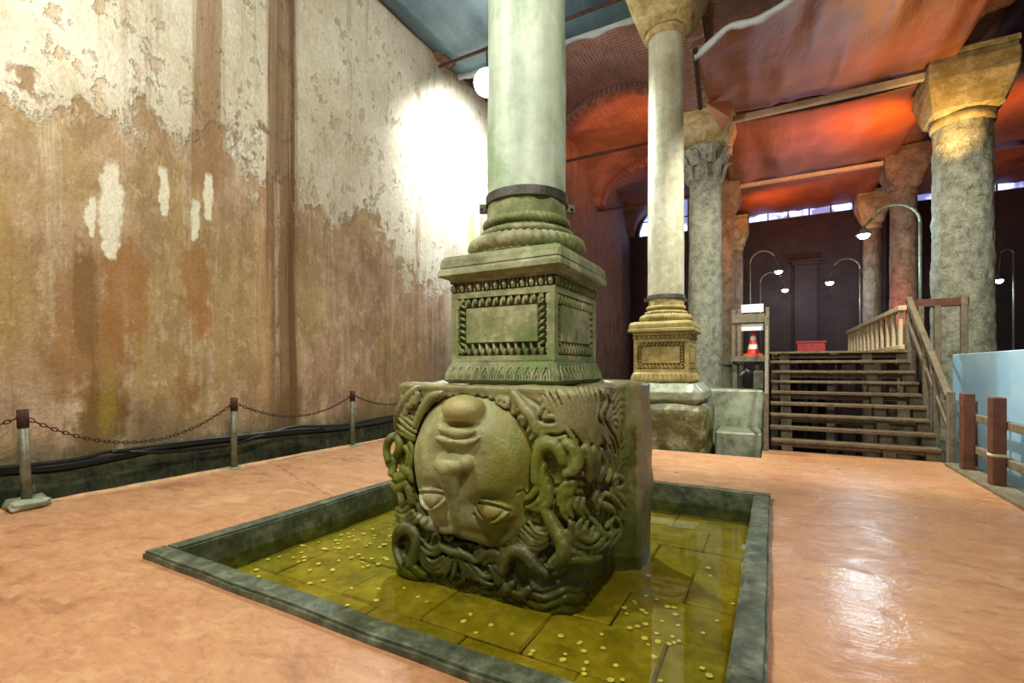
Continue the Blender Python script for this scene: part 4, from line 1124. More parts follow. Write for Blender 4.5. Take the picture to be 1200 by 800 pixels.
def banded_column(name, c, z0, ztop, r, label, m_shaft, m_base, m_cap, capw=0.70):
    t = empty(name, (c[0], c[1], z0), label, 'column')
    bm = bmesh.new(); lathe(bm, [(0.48, z0 - 0.01), (0.48, z0 + 0.02), (0.40, z0 + 0.10), (0.365, z0 + 0.155), (0.36, z0 + 0.22), (0.33, z0 + 0.31)], 56, c); 
    bm_obj('base_drum', bm, m_base, t, smooth=True)
    bm = bmesh.new(); rope_ring(bm, c, z0 + 0.075, 0.44, 0.075, 240, 1.2); bm_obj('lower_ring', bm, m_base, t, smooth=True)
    bm = bmesh.new(); rope_ring(bm, c, z0 + 0.185, 0.385, 0.032, 240, 1.3); bm_obj('middle_ring', bm, m_base, t, smooth=True)
    bm = bmesh.new(); rope_ring(bm, c, z0 + 0.285, 0.345, 0.042, 240, 1.3); bm_obj('upper_ring', bm, m_base, t, smooth=True)
    bm = bmesh.new(); rough_shaft(bm, c, 0.345, 0.34, z0 + 0.31, z0 + 0.50, 0.035, 40, 10, 4.0); bm_obj('broken_drum', bm, m_base, t, smooth=True)
    bm = bmesh.new(); rough_shaft(bm, c, r, r * 0.94, z0 + 0.47, ztop, 0.012, 64, 90, 2.2); bm_obj('shaft', bm, m_shaft, t, smooth=True)
    bm = bmesh.new(); R = r + 0.016
    lathe(bm, [(R - 0.012, z0 + 0.455), (R, z0 + 0.46), (R, z0 + 0.535), (R - 0.012, z0 + 0.54)], 56, c)
    b = bm_obj('iron_band', bm, M['iron'], t, smooth=False)
    for sg, ang in ((1, YAW), (-1, YAW)):
        bm = bmesh.new(); d = Vector((CA * sg, SA * sg, 0)); p = Vector((c[0], c[1], z0 + 0.45)) + d * (R + 0.005)
        beam(bm, p - d * 0.02, p + d * 0.05, 0.05, 0.07); tube(bm, [p + d * 0.03 + Vector((SA, -CA, 0)) * 0.05, p + d * 0.03 - Vector((SA, -CA, 0)) * 0.05], 0.012, 6)
        bm_obj('clamp_bolt', bm, M['iron'], b)
    bm = bmesh.new(); lathe(bm, [(r * 0.93, ztop - 0.02), (r * 1.10, ztop + 0.01), (r * 1.12, ztop + 0.10), (r * 1.02, ztop + 0.14)], 48, c); bm_obj('collar', bm, m_cap, t, smooth=True)
    bm = bmesh.new(); block_capital(bm, c, 0.50, capw, ztop + 0.12, Z_SPR); bm_obj('capital', bm, m_cap, t)
    return t

C1 = (-1.90, 3.76)
pedestal('column_pedestal', C1, 1.36, 2.44, 1, 'carved green mossy pedestal on top of the upside-down head', (M['ped_green'], M['carve']))
banded_column('stone_column', C1, 2.44, 8.15, 0.345, 'thick pale green marble column standing on the carved green pedestal', M['col_green'], M['carve'], M['cap_pale'])
C2 = (-1.90, 10.0)
M['carve2'] = M['ped_ochre']
pedestal('column_pedestal', C2, 1.20, 2.40, 1, 'smaller-looking ochre carved pedestal on the mossy stone block', (M['ped_ochre'], M['ped_ochre']), 0.52)
banded_column('stone_column', C2, 2.40, 8.12, 0.355, 'slender pale column on the ochre pedestal, under a big plain block capital', M['col_pale'], M['ped_ochre'], M['cap_pale'], 0.74)
# mossy block below the second pedestal
def rough_block(name, lo, hi, amp, cuts, mat, bev=0.06, seed=0.0, parent=None, fr=2.6):
    bm = bmesh.new(); box(bm, lo[0], hi[0], lo[1], hi[1], lo[2], hi[2], bev)
    bmesh.ops.subdivide_edges(bm, edges=list(bm.edges), cuts=cuts, use_grid_fill=True)
    co = np.array([v.co for v in bm.verts])
    n = vnoise(co[:, 0] * fr + seed, co[:, 1] * fr, co[:, 2] * fr) + 0.4 * vnoise(co[:, 0] * fr * 3, co[:, 1] * fr * 3 + seed, co[:, 2] * fr * 3)
    cen = (np.array(lo) + np.array(hi)) / 2
    for v, k in zip(bm.verts, n):
        d = Vector(v.co) - Vector(cen); d.normalize(); v.co += d * float(k) * amp
    return bm_obj(name, bm, mat, parent, smooth=True)
o = rough_block('stone_block', (-2.75, 9.12, -0.66), (-1.06, 10.85, 0.80), 0.09, 9, M['block'], 0.10)
tag(o, 'big rough mossy block standing in the channel under the ochre pedestal', 'stone block')
o = rough_block('stone_slab', (-2.62, 9.22, 0.74), (-1.12, 10.75, 1.19), 0.07, 7, M['concrete'], 0.16, 5.0)
tag(o, 'pale wet rounded slab between the ochre pedestal and its mossy block', 'stone slab')

# leafy column, right granite column, far columns
def leafy_column(c, r, zt):
    t = empty('stone_column', (c[0], c[1], -0.62), 'rough granite column with carved leafy capital behind the slender column', 'column')
    bm = bmesh.new(); rough_shaft(bm, c, r * 1.04, r * 0.95, -0.62, zt, 0.03, 56, 110, 3.0); bm_obj('shaft', bm, M['granite'], t, smooth=True)
    bm = bmesh.new(); lathe(bm, [(r * 0.98, zt - 0.02), (r * 1.06, zt + 0.03), (r * 1.0, zt + 0.08), (r * 0.98, zt + 0.4), (r * 1.1, zt + 0.75), (r * 1.35, zt + 1.0), (r * 1.4, zt + 1.05)], 40, c)
    cap = bm_obj('capital', bm, M['granite'], t, smooth=True)
    bm = bmesh.new()
    prof = [(0.0, 0.0, 0.13), (0.05, 0.18, 0.15), (0.10, 0.36, 0.14), (0.20, 0.47, 0.09), (0.27, 0.43, 0.03)]
    rows = [[bm.verts.new((x, y, z)) for y in (-w, -w * 0.5, 0, w * 0.5, w)] for (x, z, w) in prof]
    for rr in rows: rr[2].co.x += 0.03; rr[0].co.x -= 0.02; rr[4].co.x -= 0.02
    for A, B in zip(rows, rows[1:]):
        for q in range(4): bm.faces.new((A[q], A[q + 1], B[q + 1], B[q]))
    g = bmesh.ops.extrude_face_region(bm, geom=list(bm.faces)); bmesh.ops.translate(bm, verts=[v for v in g['geom'] if isinstance(v, bmesh.types.BMVert)], vec=(-0.05, 0, 0))
    bmesh.ops.recalc_face_normals(bm, faces=bm.faces)
    me = bpy.data.meshes.new('leaf'); bm.to_mesh(me); bm.free(); me.materials.append(M['granite'])
    for tier, (dz, off) in enumerate(((0.06, 0), (0.46, 0.5))):
        for k in range(8):
            a = 2 * PI * (k + off) / 8
            o = bpy.data.objects.new('leaf', me); C.objects.link(o); o.parent = cap
            o.location = (c[0] + (r + 0.04 + tier * 0.05) * math.cos(a), c[1] + (r + 0.04 + tier * 0.05) * math.sin(a), zt + dz); o.rotation_euler = (0, 0, a)
    bm = bmesh.new()
    sqloft(bm, [(r * 1.25, zt + 1.03, 0.1), (r * 1.5, zt + 1.12, 0.05), (r * 1.5, zt + 1.24, 0.03)], 4, c, 0.008)
    sqloft(bm, [(r * 1.45, zt + 1.24, 0.05), (r * 1.75, zt + 1.75, 0.05), (r * 1.78, max(Z_SPR, zt + 1.9), 0.03)], 4, c, 0.008)
    bm_obj('impost', bm, M['cap_pale'], t)
leafy_column((-1.9, 16.4), 0.50, 7.35)
def plain_column(c, r0, r1, z0, zt, capw, label, mat, mcap, base=False, amp=0.03, caph=None):
    t = empty('stone_column', (c[0], c[1], z0), label, 'column')
    bm = bmesh.new(); rough_shaft(bm, c, r0, r1, z0, zt, amp, 80, 200, 5.0); bm_obj('shaft', bm, mat, t, smooth=True)
    bm = bmesh.new(); lathe(bm, [(r1 * 0.96, zt - 0.04), (r1 * 1.10, zt - 0.02), (r1 * 1.13, zt + 0.18), (r1 * 1.0, zt + 0.22)], 44, c); bm_obj('collar', bm, mcap, t, smooth=True)
    bm = bmesh.new(); block_capital(bm, c, r1 * 1.2, capw, zt + 0.18, zt + 1.25, 0.015)
    bm_obj('capital', bm, mcap, t)
    bm = bmesh.new()
    for i in range(3):
        hh = capw * (1.0 - 0.03 * (i % 2)); z = zt + 1.25 + i * 0.14
        sqloft(bm, [(hh, z, 0.03), (hh, min(z + 0.125, Z_SPR + 0.4), 0.03)], 3, c, 0.01)
    bm_obj('impost_courses', bm, mcap, t)
    return t
plain_column((4.3, 16.4), 0.64, 0.58, -0.62, 7.70, 0.84, 'massive rough grey-green granite column on the right, above the stair', M['granite'], M['cap_pale'], amp=0.05)
plain_column((4.3, 22.7), 0.42, 0.40, -0.62, 7.9, 0.66, 'red-lit column behind the arched lamp post', M['granite_dark'], M['granite_dark'])
plain_column((4.05, 27.4), 0.36, 0.34, -0.62, 7.9, 0.62, 'thin far column left of the red-lit column', M['granite_dark'], M['cap_pale'])
plain_column((-1.9, 22.7), 0.46, 0.44, -0.62, 7.9, 0.72, 'dim brown column just behind the leafy column', M['granite_dark'], M['granite_dark'])
plain_column((-1.75, 27.6), 0.42, 0.40, -0.62, 7.6, 0.66, 'orange-lit far column beyond the dim brown column', M['granite_dark'], M['cap_pale'])
plain_column((10.5, 22.7), 0.45, 0.42, -0.62, 7.9, 0.7, 'dark column in the far right aisle', M['granite_dark'], M['granite_dark'])

# tie rods
def rod(a, b, r, label):
    bm = bmesh.new(); tube(bm, [a, b], r, 6); tag(bm_obj('tie_rod', bm, M['rust']), label, 'tie rod', 'iron tie rods')
rod((-7.5, 16.35, 9.05), (-2.7, 16.35, 9.05), 0.05, 'dark iron rod across the left aisle at the first arch')
rod((-7.5, 9.864, 9.2), (-2.66, 9.864, 9.2), 0.04, 'iron rod carrying the flood lamp across the left aisle')
rod((-7.5, 22.6, 9.15), (-2.6, 22.6, 9.15), 0.05, 'thin iron rod across the left aisle at the second arch')
rod((-1.42, 10.62, 8.15), (-1.62, 13.1, 8.15), 0.06, 'dark slanting bar hanging beside the big block capital')
rod((4.0, 9.0, 9.28), (4.0, 15.6, 9.28), 0.05, 'iron bar along the right edge of the large orange tarpaulin')

# ================================================================== tarpaulins and beams
def tarp(corners, sag, fold, label, mat, n=40, seed=0.0, hem=None, folddir=0, ragged=0.0):
    a, b, c, d = [np.array(p, float) for p in corners]       # a-b front edge, d-c back edge
    S, T = np.meshgrid(np.linspace(0, 1, n), np.linspace(0, 1, n), indexing='ij')
    P = (a[None, None] * ((1 - S) * (1 - T))[..., None] + b * (S * (1 - T))[..., None] + c * (S * T)[..., None] + d * ((1 - S) * T)[..., None])
    z = -sag * 16 * S * (1 - S) * T * (1 - T) * 0.5 - sag * 2 * S * (1 - S) * (1 - T)
    q = S if folddir == 0 else T
    o_ = T if folddir == 0 else S
    edge_ = np.clip(T * 5, 0.05, 1); fold = fold * edge_
    z = z + fold * vnoise(q * 9 + seed, o_ * 1.5 + seed, q * 0) + fold * 0.5 * vnoise(q * 22 + seed, o_ * 3, q * 0 + 2)
    w = np.abs(np.abs(S - 0.5) - 0.5)
    P[..., 2] += z
    if ragged:
        e = np.clip(1 - T * 8, 0, 1); P[..., 1] += e * ragged * vnoise(S * 7 + seed, S * 0, S * 0 + 5); P[..., 2] += e * ragged * 0.5 * vnoise(S * 9 + seed, S * 0 + 2, S * 0)
    t = empty('tarpaulin', tuple(P[0, 0]), label, 'tarpaulin')
    me = grid_mesh('canvas', P, flip=True); o = link('canvas', me, mat, t)
    md = o.modifiers.new('thick', 'SOLIDIFY'); md.thickness = 0.012
    if hem:
        e = P[:, 0, :]
        hz = 0.10 * hem * (0.6 + 1.2 * np.abs(vnoise(np.linspace(0, 11, n) + seed, np.zeros(n), np.zeros(n) + 1)))[:, None]
        H = np.stack([e + (0, -0.02, 0.05), e + (0, -0.03, 0.0), e + np.array([0, 0.0, -1.0]) * hz, e + (0, 0.04, 0) + np.array([0, 0.0, -1.1]) * hz], 1)
        H[:, 2:, 2] += vnoise(np.linspace(0, 30, n), np.zeros(n), np.zeros(n))[:, None] * 0.07
        o = link('hem', grid_mesh('hem', H), M['hem'], t); md = o.modifiers.new('thick', 'SOLIDIFY'); md.thickness = 0.015
    return t
tarp([(-7.5, 10.7, 9.42), (-2.3, 10.7, 9.34), (-2.3, -3.5, 9.6), (-7.5, -3.5, 9.6)], 0.05, 0.35, 'slate-blue tarpaulin with white hem under the vault beside the stained wall', M['tarp_blue'], 60, 1.0, 1.0, 0)
tarp([(-1.45, 10.45, 8.00), (4.0, 9.2, 9.35), (4.0, 16.2, 9.22), (-1.6, 16.2, 9.30)], 0.35, 0.16, 'large tan tarpaulin lit orange, sagging from the slender column to the right capital', M['tarp_orange'], 60, 7.0, 0.6, 0, 0.9)
tarp([(-1.6, 16.5, 9.25), (4.0, 16.5, 9.15), (4.0, 22.5, 9.30), (-1.6, 22.5, 9.30)], 0.30, 0.12, 'orange-lit tarpaulin between the two long beams', M['tarp_orange'], 40, 17.0)
tarp([(-1.6, 22.8, 9.30), (4.0, 22.8, 9.25), (4.0, 28.6, 9.55), (-1.6, 28.6, 9.55)], 0.25, 0.12, 'far orange-lit tarpaulin in front of the arched window strip', M['tarp_orange'], 40, 27.0)
tarp([(4.8, 16.5, 9.1), (10.2, 16.5, 9.1), (10.2, 22.5, 9.2), (4.8, 22.5, 9.2)], 0.2, 0.12, 'orange-lit tarpaulin right of the massive granite column', M['tarp_orange'], 30, 37.0)
tarp([(4.8, 22.8, 9.2), (10.2, 22.8, 9.2), (10.2, 28.6, 9.5), (4.8, 28.6, 9.5)], 0.2, 0.12, 'farthest tarpaulin in the right aisle before its arched window', M['tarp_orange'], 30, 47.0)
# loose corner hanging below the leafy column's impost
bm = bmesh.new()
pts = [at_y(826, 120, 14.2), at_y(858, 118, 14.2), at_y(846, 154, 14.2), at_y(838, 140, 14.25), at_y(856, 138, 14.1)]
v = [bm.verts.new(p) for p in pts]
bm.faces.new((v[0], v[1], v[4])); bm.faces.new((v[0], v[4], v[3])); bm.faces.new((v[3], v[4], v[2]))
o = bm_obj('tarpaulin_flap', bm, M['tarp_orange']); md = o.modifiers.new('t', 'SOLIDIFY'); md.thickness = 0.012
tag(o, 'loose triangular tarpaulin corner hanging before the leafy capital', 'tarpaulin')
def wbeam(a, b, w, h, label):
    bm = bmesh.new(); beam(bm, a, b, w, h); tag(bm_obj('timber_beam', bm, M['wood_pale']), label, 'beam', 'timber beams under the tarpaulins')
wbeam((-1.25, 16.0, 9.02), (3.5, 16.0, 9.02), 0.16, 0.16, 'long pale timber beam from the leafy column to the right granite capital')
wbeam((-1.3, 22.4, 9.14), (3.7, 22.4, 9.14), 0.14, 0.14, 'farther pale timber beam below the orange tarpaulins')

# ================================================================== lamps
M['bulb'] = Mat('lamp_glow').emit((0.62, 0.88, 1.0), 30).m
M['bulb2'] = Mat('flood_glow').emit((0.95, 0.98, 1.0), 60).m
def lamp_post(base, ztop, zhead, reach, label, power=60, s=1.0):
    t = empty('lamp_post', base, label, 'lamp')
    x, y, z = base; sg = 1 if reach > 0 else -1; R = abs(reach) / 2 * 0.9
    bm = bmesh.new(); tube(bm, [(x, y, z), (x, y, ztop - R)], 0.045 * s, 8); bm_obj('pole', bm, M['post_metal'], t, smooth=True)
    pts = [(x + sg * (R - R * math.cos(a)), y, ztop - R + R * math.sin(a)) for a in np.linspace(0, PI * 0.86, 14)]
    bm = bmesh.new(); tube(bm, pts, 0.04 * s, 8); bm_obj('arm', bm, M['post_metal'], t, smooth=True)
    e = pts[-1]; hx = x + reach
    bm = bmesh.new(); tube(bm, [e, (hx, y, zhead + 0.26)], 0.03 * s, 6); lathe(bm, [(0.05 * s, zhead + 0.27), (0.08 * s, zhead + 0.2), (0.20 * s, zhead + 0.06), (0.21 * s, zhead + 0.03)], 16, (hx, y)); hd = bm_obj('lamp_head', bm, M['iron'], t, smooth=True)
    bm = bmesh.new(); lathe(bm, [(0.02, zhead - 0.10), (0.11 * s, zhead - 0.07), (0.16 * s, zhead - 0.0), (0.15 * s, zhead + 0.05)], 16, (hx, y)); bm_obj('bulb', bm, M['bulb'], hd, smooth=True)
    light('lamp_post_light', 'POINT', (hx, y, zhead - 0.26), power, (0.62, 0.86, 1.0), 0.12)
lamp_post((3.80, 18.0, 1.84), 6.35, 5.52, -1.35, 'arched lamp post with bright white head left of the massive granite column', 300)
lamp_post((-0.95, 25.6, 1.84), 7.0, 5.95, 1.2, 'arched far lamp post above the traffic cone', 60)
lamp_post((-0.55, 27.6, 1.84), 6.3, 5.35, 1.1, 'smallest lamp post, lower and farther than its neighbour above the cone', 30, 0.9)
lamp_post((3.45, 26.2, 1.84), 6.4, 5.35, -1.15, 'far lamp post glowing in front of the dark wall beyond the stair', 160)
lamp_post((7.9, 24.6, -0.62), 5.9, 4.75, -0.4, 'dim blue far lamp post right of the massive granite column', 25, 0.8)
# flood light by the wall
t = empty('flood_lamp', FLOOD, 'dazzling white flood lamp hung beside the stained wall', 'lamp')
d = (Vector((-0.5, 0.0, 3.0)) - Vector(FLOOD)).normalized(); s_ = d.cross(Vector((0, 0, 1))).normalized(); u_ = s_.cross(d)
bm = bmesh.new(); Fp = Vector(FLOOD)
tube(bm, [Fp - d * 0.25, Fp - d * 0.2, Fp + d * 0.0], [0.10, 0.26, 0.33], 20); hs = bm_obj('housing', bm, M['iron'], t)
bm = bmesh.new(); tube(bm, [Fp - d * 0.02, Fp + d * 0.03, Fp + d * 0.07], [0.31, 0.30, 0.12], 24); bm_obj('lens', bm, M['bulb2'], t, smooth=True)
bm = bmesh.new(); tube(bm, [Fp - d * 0.15, Fp - d * 0.15 + Vector((0, 0, 0.90))], 0.02, 6); bm_obj('hanger', bm, M['iron'], t)
# ================================================================== chain fence by the wall
post_y = (-0.25, 2.0, 4.23, 6.5, 8.75)
nm = ('rusty chain post left of the mortar-footed one', 'grey chain post with a mortar foot at the left of the wall channel', 'rust-topped chain post in the middle of the wall channel', 'thin chain post nearest the carved head along the wall channel', 'farthest chain post, behind the carved head')
tops = []
for i, y in enumerate(post_y):
    x = -6.98
    if i in (0,): pass
    t = empty('chain_post', (x, y, 0.0), nm[i], 'post', 'chain posts along the wall channel')
    lean = (-0.05, -0.05, 0.0, 0.0, 0.0)[i]
    bm = bmesh.new(); tube(bm, [(x, y, -0.02), (x, y + lean * 0.6, 0.9)], 0.045, 10); bm_obj('pole', bm, M['post_metal'], t, smooth=True)
    bm = bmesh.new(); tube(bm, [(x, y + lean * 0.6, 0.86), (x, y + lean * 0.7, 1.05)], 0.050, 10); bm_obj('cap', bm, M['rust'], t, smooth=True)
    if i == 1:
        o = rough_block('mortar_foot', (x - 0.14, y - 0.16, -0.005), (x + 0.16, y + 0.16, 0.10), 0.11, 5, M['concrete'], 0.03, 3.0, t, 12.0)
    else:
        bm = bmesh.new(); lathe(bm, [(0.11, 0.0), (0.10, 0.02), (0.06, 0.03)], 10, (x, y)); bm_obj('foot_plate', bm, M['concrete'], t)
    tops.append(Vector((x, y + lean * 0.7, 0.98)))
def torus_link(bm, p, d, up, L=0.034, w=0.018, r=0.0065):
    s = d.cross(up).normalized(); n = 8; m = 4; rings = []
    for k in range(n):
        a = 2 * PI * k / n
        c = p + d * (L * math.cos(a)) + s * (w * math.sin(a))
        out = (d * math.cos(a) + s * math.sin(a)).normalized(); nn = d.cross(s)
        rings.append([bm.verts.new(c + r * (math.cos(2 * PI * j / m) * out + math.sin(2 * PI * j / m) * nn)) for j in range(m)])
    for k in range(n):
        A, B = rings[k], rings[(k + 1) % n]
        for j in range(m): bm.faces.new((A[j], A[(j + 1) % m], B[(j + 1) % m], B[j]))
cn = ('chain running out of the picture at the left', 'long sagging chain between the mortar-footed and the middle chain post', 'sagging chain between the middle and the thin chain post', 'chain running behind the carved head from the thin post')
for i, (a, b) in enumerate(zip(tops, tops[1:])):
    bm = bmesh.new(); N = 48; sag = (0.25, 0.42, 0.30, 0.26)[i]
    pts = [a.lerp(b, k / N) - Vector((0, 0, sag * 4 * (k / N) * (1 - k / N))) for k in range(N + 1)]
    for k in range(N):
        d = (pts[k + 1] - pts[k]).normalized(); up = Vector((1, 0, 0)) if k % 2 else Vector((0, 0, 1)).cross(Vector((1, 0, 0))).cross(Vector((1, 0, 0)))
        torus_link(bm, (pts[k] + pts[k + 1]) / 2, d, Vector((1, 0, 0)) if k % 2 else d.cross(Vector((1, 0, 0))).normalized())
    o = bm_obj('chain', bm, M['rust']); tag(o, cn[i], 'chain', 'chains along the wall channel')
# hoses on the wall foot
def hose(px, r, label, X=-7.36, dz=0.0):
    pts = [at_x(p[0], p[1], X) for p in px]
    out = []
    for i in range(len(pts) - 1):
        p0 = pts[max(i - 1, 0)]; p1 = pts[i]; p2 = pts[i + 1]; p3 = pts[min(i + 2, len(pts) - 1)]
        for k in range(6):
            u = k / 6
            out.append(0.5 * ((2 * p1) + (p2 - p0) * u + (2 * p0 - 5 * p1 + 4 * p2 - p3) * u * u + (3 * p1 - p0 - 3 * p2 + p3) * u ** 3) + Vector((0, 0, dz)))
    out.append(pts[-1])
    bm = bmesh.new(); tube(bm, out, r, 10); tag(bm_obj('hose', bm, M['hose'], smooth=True), label, 'hose', 'hoses along the foot of the wall')
hose([(-60, 552), (0, 548), (60, 542), (100, 536), (130, 529), (180, 530), (230, 526), (275, 520), (305, 511), (345, 500), (400, 498), (460, 487), (520, 478)], 0.026, 'upper grey hose snaking along the foot of the stained wall', -7.34)
hose([(-60, 560), (0, 553), (60, 549), (100, 543), (150, 533), (200, 523), (275, 514), (340, 507), (400, 502), (460, 492), (520, 482)], 0.055, 'thick black hose lying just under the grey hose at the stained wall', -7.44)
hose([(130, 532), (180, 525), (225, 519), (280, 513), (330, 507), (380, 503)], 0.020, 'short thin hose between the two longer hoses at the wall foot', -7.29, 0.03)

# ================================================================== right timber fence and blue panel
t = empty('timber_fence', (2.42, 8.0, 0.0), 'brown timber post fence at the right edge of the floor', 'fence')
for k, y in enumerate((9.06, 8.03, 6.9, 5.7)):
    bm = bmesh.new(); box(bm, 2.36, 2.50, y - 0.07, y + 0.07, 0.02, 1.13, 0.012); bm_obj('post', bm, M['wood_dark'], t)
for k, z in enumerate((0.78, 0.33)):
    bm = bmesh.new(); box(bm, 2.50, 2.58, 4.6, 9.75, z - 0.05, z + 0.05, 0.008); bm_obj('rail', bm, M['wood_grey'], t)
for y in (9.45, 8.55, 7.45, 6.3):
    bm = bmesh.new(); box(bm, 2.585, 2.645, y - 0.035, y + 0.035, -0.25, 1.0, 0.006); bm_obj('baluster', bm, M['wood_dark'], t)
bm = bmesh.new(); box(bm, 2.30, 2.62, 4.6, 9.55, -0.03, 0.05, 0.012); bm_obj('sill_board', bm, M['wood_grey'], t)
bm = bmesh.new(); lathe(bm, [(0.10, 0.40), (0.106, 0.41), (0.106, 0.425), (0.10, 0.435)], 4, (2.43, 8.03), ang=PI / 4)
M['rope'] = simple('pale_rope', lin(190, 180, 150), 0.8); bm_obj('rope', bm, M['rope'], t)
mb = Mat('pale_blue_paint'); nb = mb.noise(1.4, detail=5); nb2 = mb.noise(9, detail=4)
cb = mb.mix(nb.step(0.35, 0.65), lin(140, 178, 200), lin(164, 196, 210)); cb = mb.mix(nb2.step(0.6, 0.75) * 0.4, cb, lin(180, 196, 196))
cb = mb.mix((1 - (mb.Z + (nb - 0.5) * 0.5).step(0.05, 0.5)) * 0.6, cb, lin(120, 134, 124))
mb.base(cb).rough(0.45).bump(nb2, 0.01, 0.4)
bm = bmesh.new(); box(bm, 3.0, 3.12, 3.5, 11.95, -0.66, 1.74, 0.01)
o = struct(bm_obj('wall_partition', bm, mb.m), 'low pale blue painted partition behind the timber fence')

# ================================================================== stair
X0, X1, YS = -0.05, 2.36, 9.85
NS, RISE, GO = 9, 1.84 / 9, 0.27
t = empty('wooden_stair', ((X0 + X1) / 2, YS, 0), 'open wooden stair of weathered boards climbing to the walkway', 'stair')
for k in range(NS):
    z = (k + 1) * RISE; y = YS + k * GO
    for j in range(2):
        bm = bmesh.new(); dy = j * 0.15
        e0, e1 = rng.uniform(-0.02, 0.02), rng.uniform(-0.02, 0.02)
        box(bm, X0 + 0.02 + e0, X1 - 0.02 + e1, y - 0.03 + dy, y + 0.105 + dy, z - 0.052 + rng.uniform(-0.006, 0.006), z + rng.uniform(-0.004, 0.004), 0.006)
        bm_obj('tread', bm, M['wood_stair'], t)
    if k % 2 == 0:
        bm = bmesh.new(); box(bm, X0 + 0.04, X1 - 0.04, y + 0.13, y + 0.16, z - 0.15, z - 0.07, 0.004); bm_obj('batten', bm, M['wood_stair'], t)
for x in (X0 + 0.28, X0 + 1.75, X1 - 0.10):
    for k in range(NS):
        z = (k + 1) * RISE; y = YS + k * GO
        bm = bmesh.new(); box(bm, x - 0.09, x + 0.09, y + 0.06, y + 0.28, max(-0.3, z - 0.30 if k > 0 else -0.3), z - 0.055, 0.006)
        bm_obj('bearer', bm, M['wood_grey'], t)
def rail_thing(name, label, cat, loc): return empty(name, loc, label, cat)
# right handrail
t = empty('stair_handrail', (X1 + 0.02, YS, 0), 'sloping dark handrail on the right side of the stair', 'handrail')
xr = X1 + 0.06
bm = bmesh.new(); beam(bm, (xr, YS + 0.0, 1.02), (xr, YS + 2.5, 2.88), 0.09, 0.10); bm_obj('rail', bm, M['wood_grey'], t)
bm = bmesh.new(); beam(bm, (xr, YS + 0.0, 0.55), (xr, YS + 2.5, 2.42), 0.05, 0.07); bm_obj('lower_rail', bm, M['wood_grey'], t)
for y, z0, z1 in ((YS - 0.12, 0.0, 1.12), (YS + 0.62, 0.2, 1.5), (YS + 1.25, 0.5, 1.95), (YS + 2.45, 1.2, 2.86)):
    bm = bmesh.new(); box(bm, xr - 0.045, xr + 0.045, y - 0.045, y + 0.045, z0, z1, 0.008); bm_obj('post', bm, M['wood_grey'], t)
# left posts
t = empty('stair_handrail', (X0 - 0.06, YS, 0), 'grey post rail on the left side of the stair', 'handrail')
xl = X0 - 0.05
for y, z0, z1 in ((YS - 0.12, 0.0, 1.04), (YS + 1.3, 0.4, 2.55), (YS + 2.45, 1.6, 2.86)):
    bm = bmesh.new(); box(bm, xl - 0.04, xl + 0.04, y - 0.04, y + 0.04, z0, z1, 0.008); bm_obj('post', bm, M['wood_grey'], t)
bm = bmesh.new(); beam(bm, (xl, YS - 0.1, 0.98), (xl, YS + 1.3, 2.35), 0.05, 0.06); bm_obj('rail', bm, M['wood_grey'], t)
bm = bmesh.new(); beam(bm, (xl, YS + 1.3, 2.35), (xl, YS + 2.45, 2.80), 0.05, 0.06); bm_obj('rail', bm, M['wood_grey'], t)
bm = bmesh.new(); beam(bm, (xl, YS - 0.1, 0.10), (xl, YS + 2.4, 1.75), 0.05, 0.18); bm_obj('side_board', bm, M['wood_grey'], t)
# walkway deck
t = empty('walkway_deck', (1.2, 20, 1.64), 'raised timber walkway running back from the stair head', 'walkway')
yy = YS + NS * GO + 0.03; k = 0
pm = None
while yy < 28.2:
    if pm is None:
        bm = bmesh.new(); box(bm, X0 - 0.02, X1 + 0.02, 0.0, 0.36, -0.05, 0.0, 0.006); pm = bpy.data.meshes.new('plank'); bm.to_mesh(pm); bm.free(); pm.materials.append(M['wood_stair'])
    o = bpy.data.objects.new('plank', pm); C.objects.link(o); o.parent = t; o.matrix_parent_inverse = Matrix.Translation(t.location).inverted(); o.location = (0, yy, 1.84); yy += 0.38
for x in (X0 + 0.1, 1.15, X1 - 0.1):
    bm = bmesh.new(); box(bm, x - 0.06, x + 0.06, YS + NS * GO + 0.03, 28.2, 1.60, 1.79, 0.006); bm_obj('joist', bm, M['wood_stair'], t)
    for y in (12.9, 17.5, 22.0, 26.5):
        bm = bmesh.new(); box(bm, x - 0.07, x + 0.07, y - 0.07, y + 0.07, -0.62, 1.60, 0.006); bm_obj('support', bm, M['wood_stair'], t)
# walkway balustrade, pale slats
t = empty('walkway_balustrade', (X1, 16, 1.84), 'pale slatted balustrade along the right side of the walkway', 'balustrade')
xb_ = X1 - 0.06
bm = bmesh.new(); box(bm, xb_ - 0.07, xb_ + 0.07, 12.2, 20.0, 2.64, 2.74, 0.01); bm_obj('top_rail', bm, M['wood_pale'], t)
bm = bmesh.new(); box(bm, xb_ - 0.04, xb_ + 0.04, 12.2, 20.0, 1.86, 1.95, 0.01); bm_obj('bottom_rail', bm, M['wood_pale'], t)
sm = None
for k in range(13):
    y = 12.40 + k * 0.62
    if sm is None:
        bm = bmesh.new(); box(bm, -0.03, 0.03, -0.07, 0.07, 1.86, 2.65, 0.006); sm = bpy.data.meshes.new('slat'); bm.to_mesh(sm); bm.free(); sm.materials.append(M['wood_pale'])
    o = bpy.data.objects.new('slat', sm); C.objects.link(o); o.parent = t; o.matrix_parent_inverse = Matrix.Translation(t.location).inverted(); o.location = (xb_, y, 0)
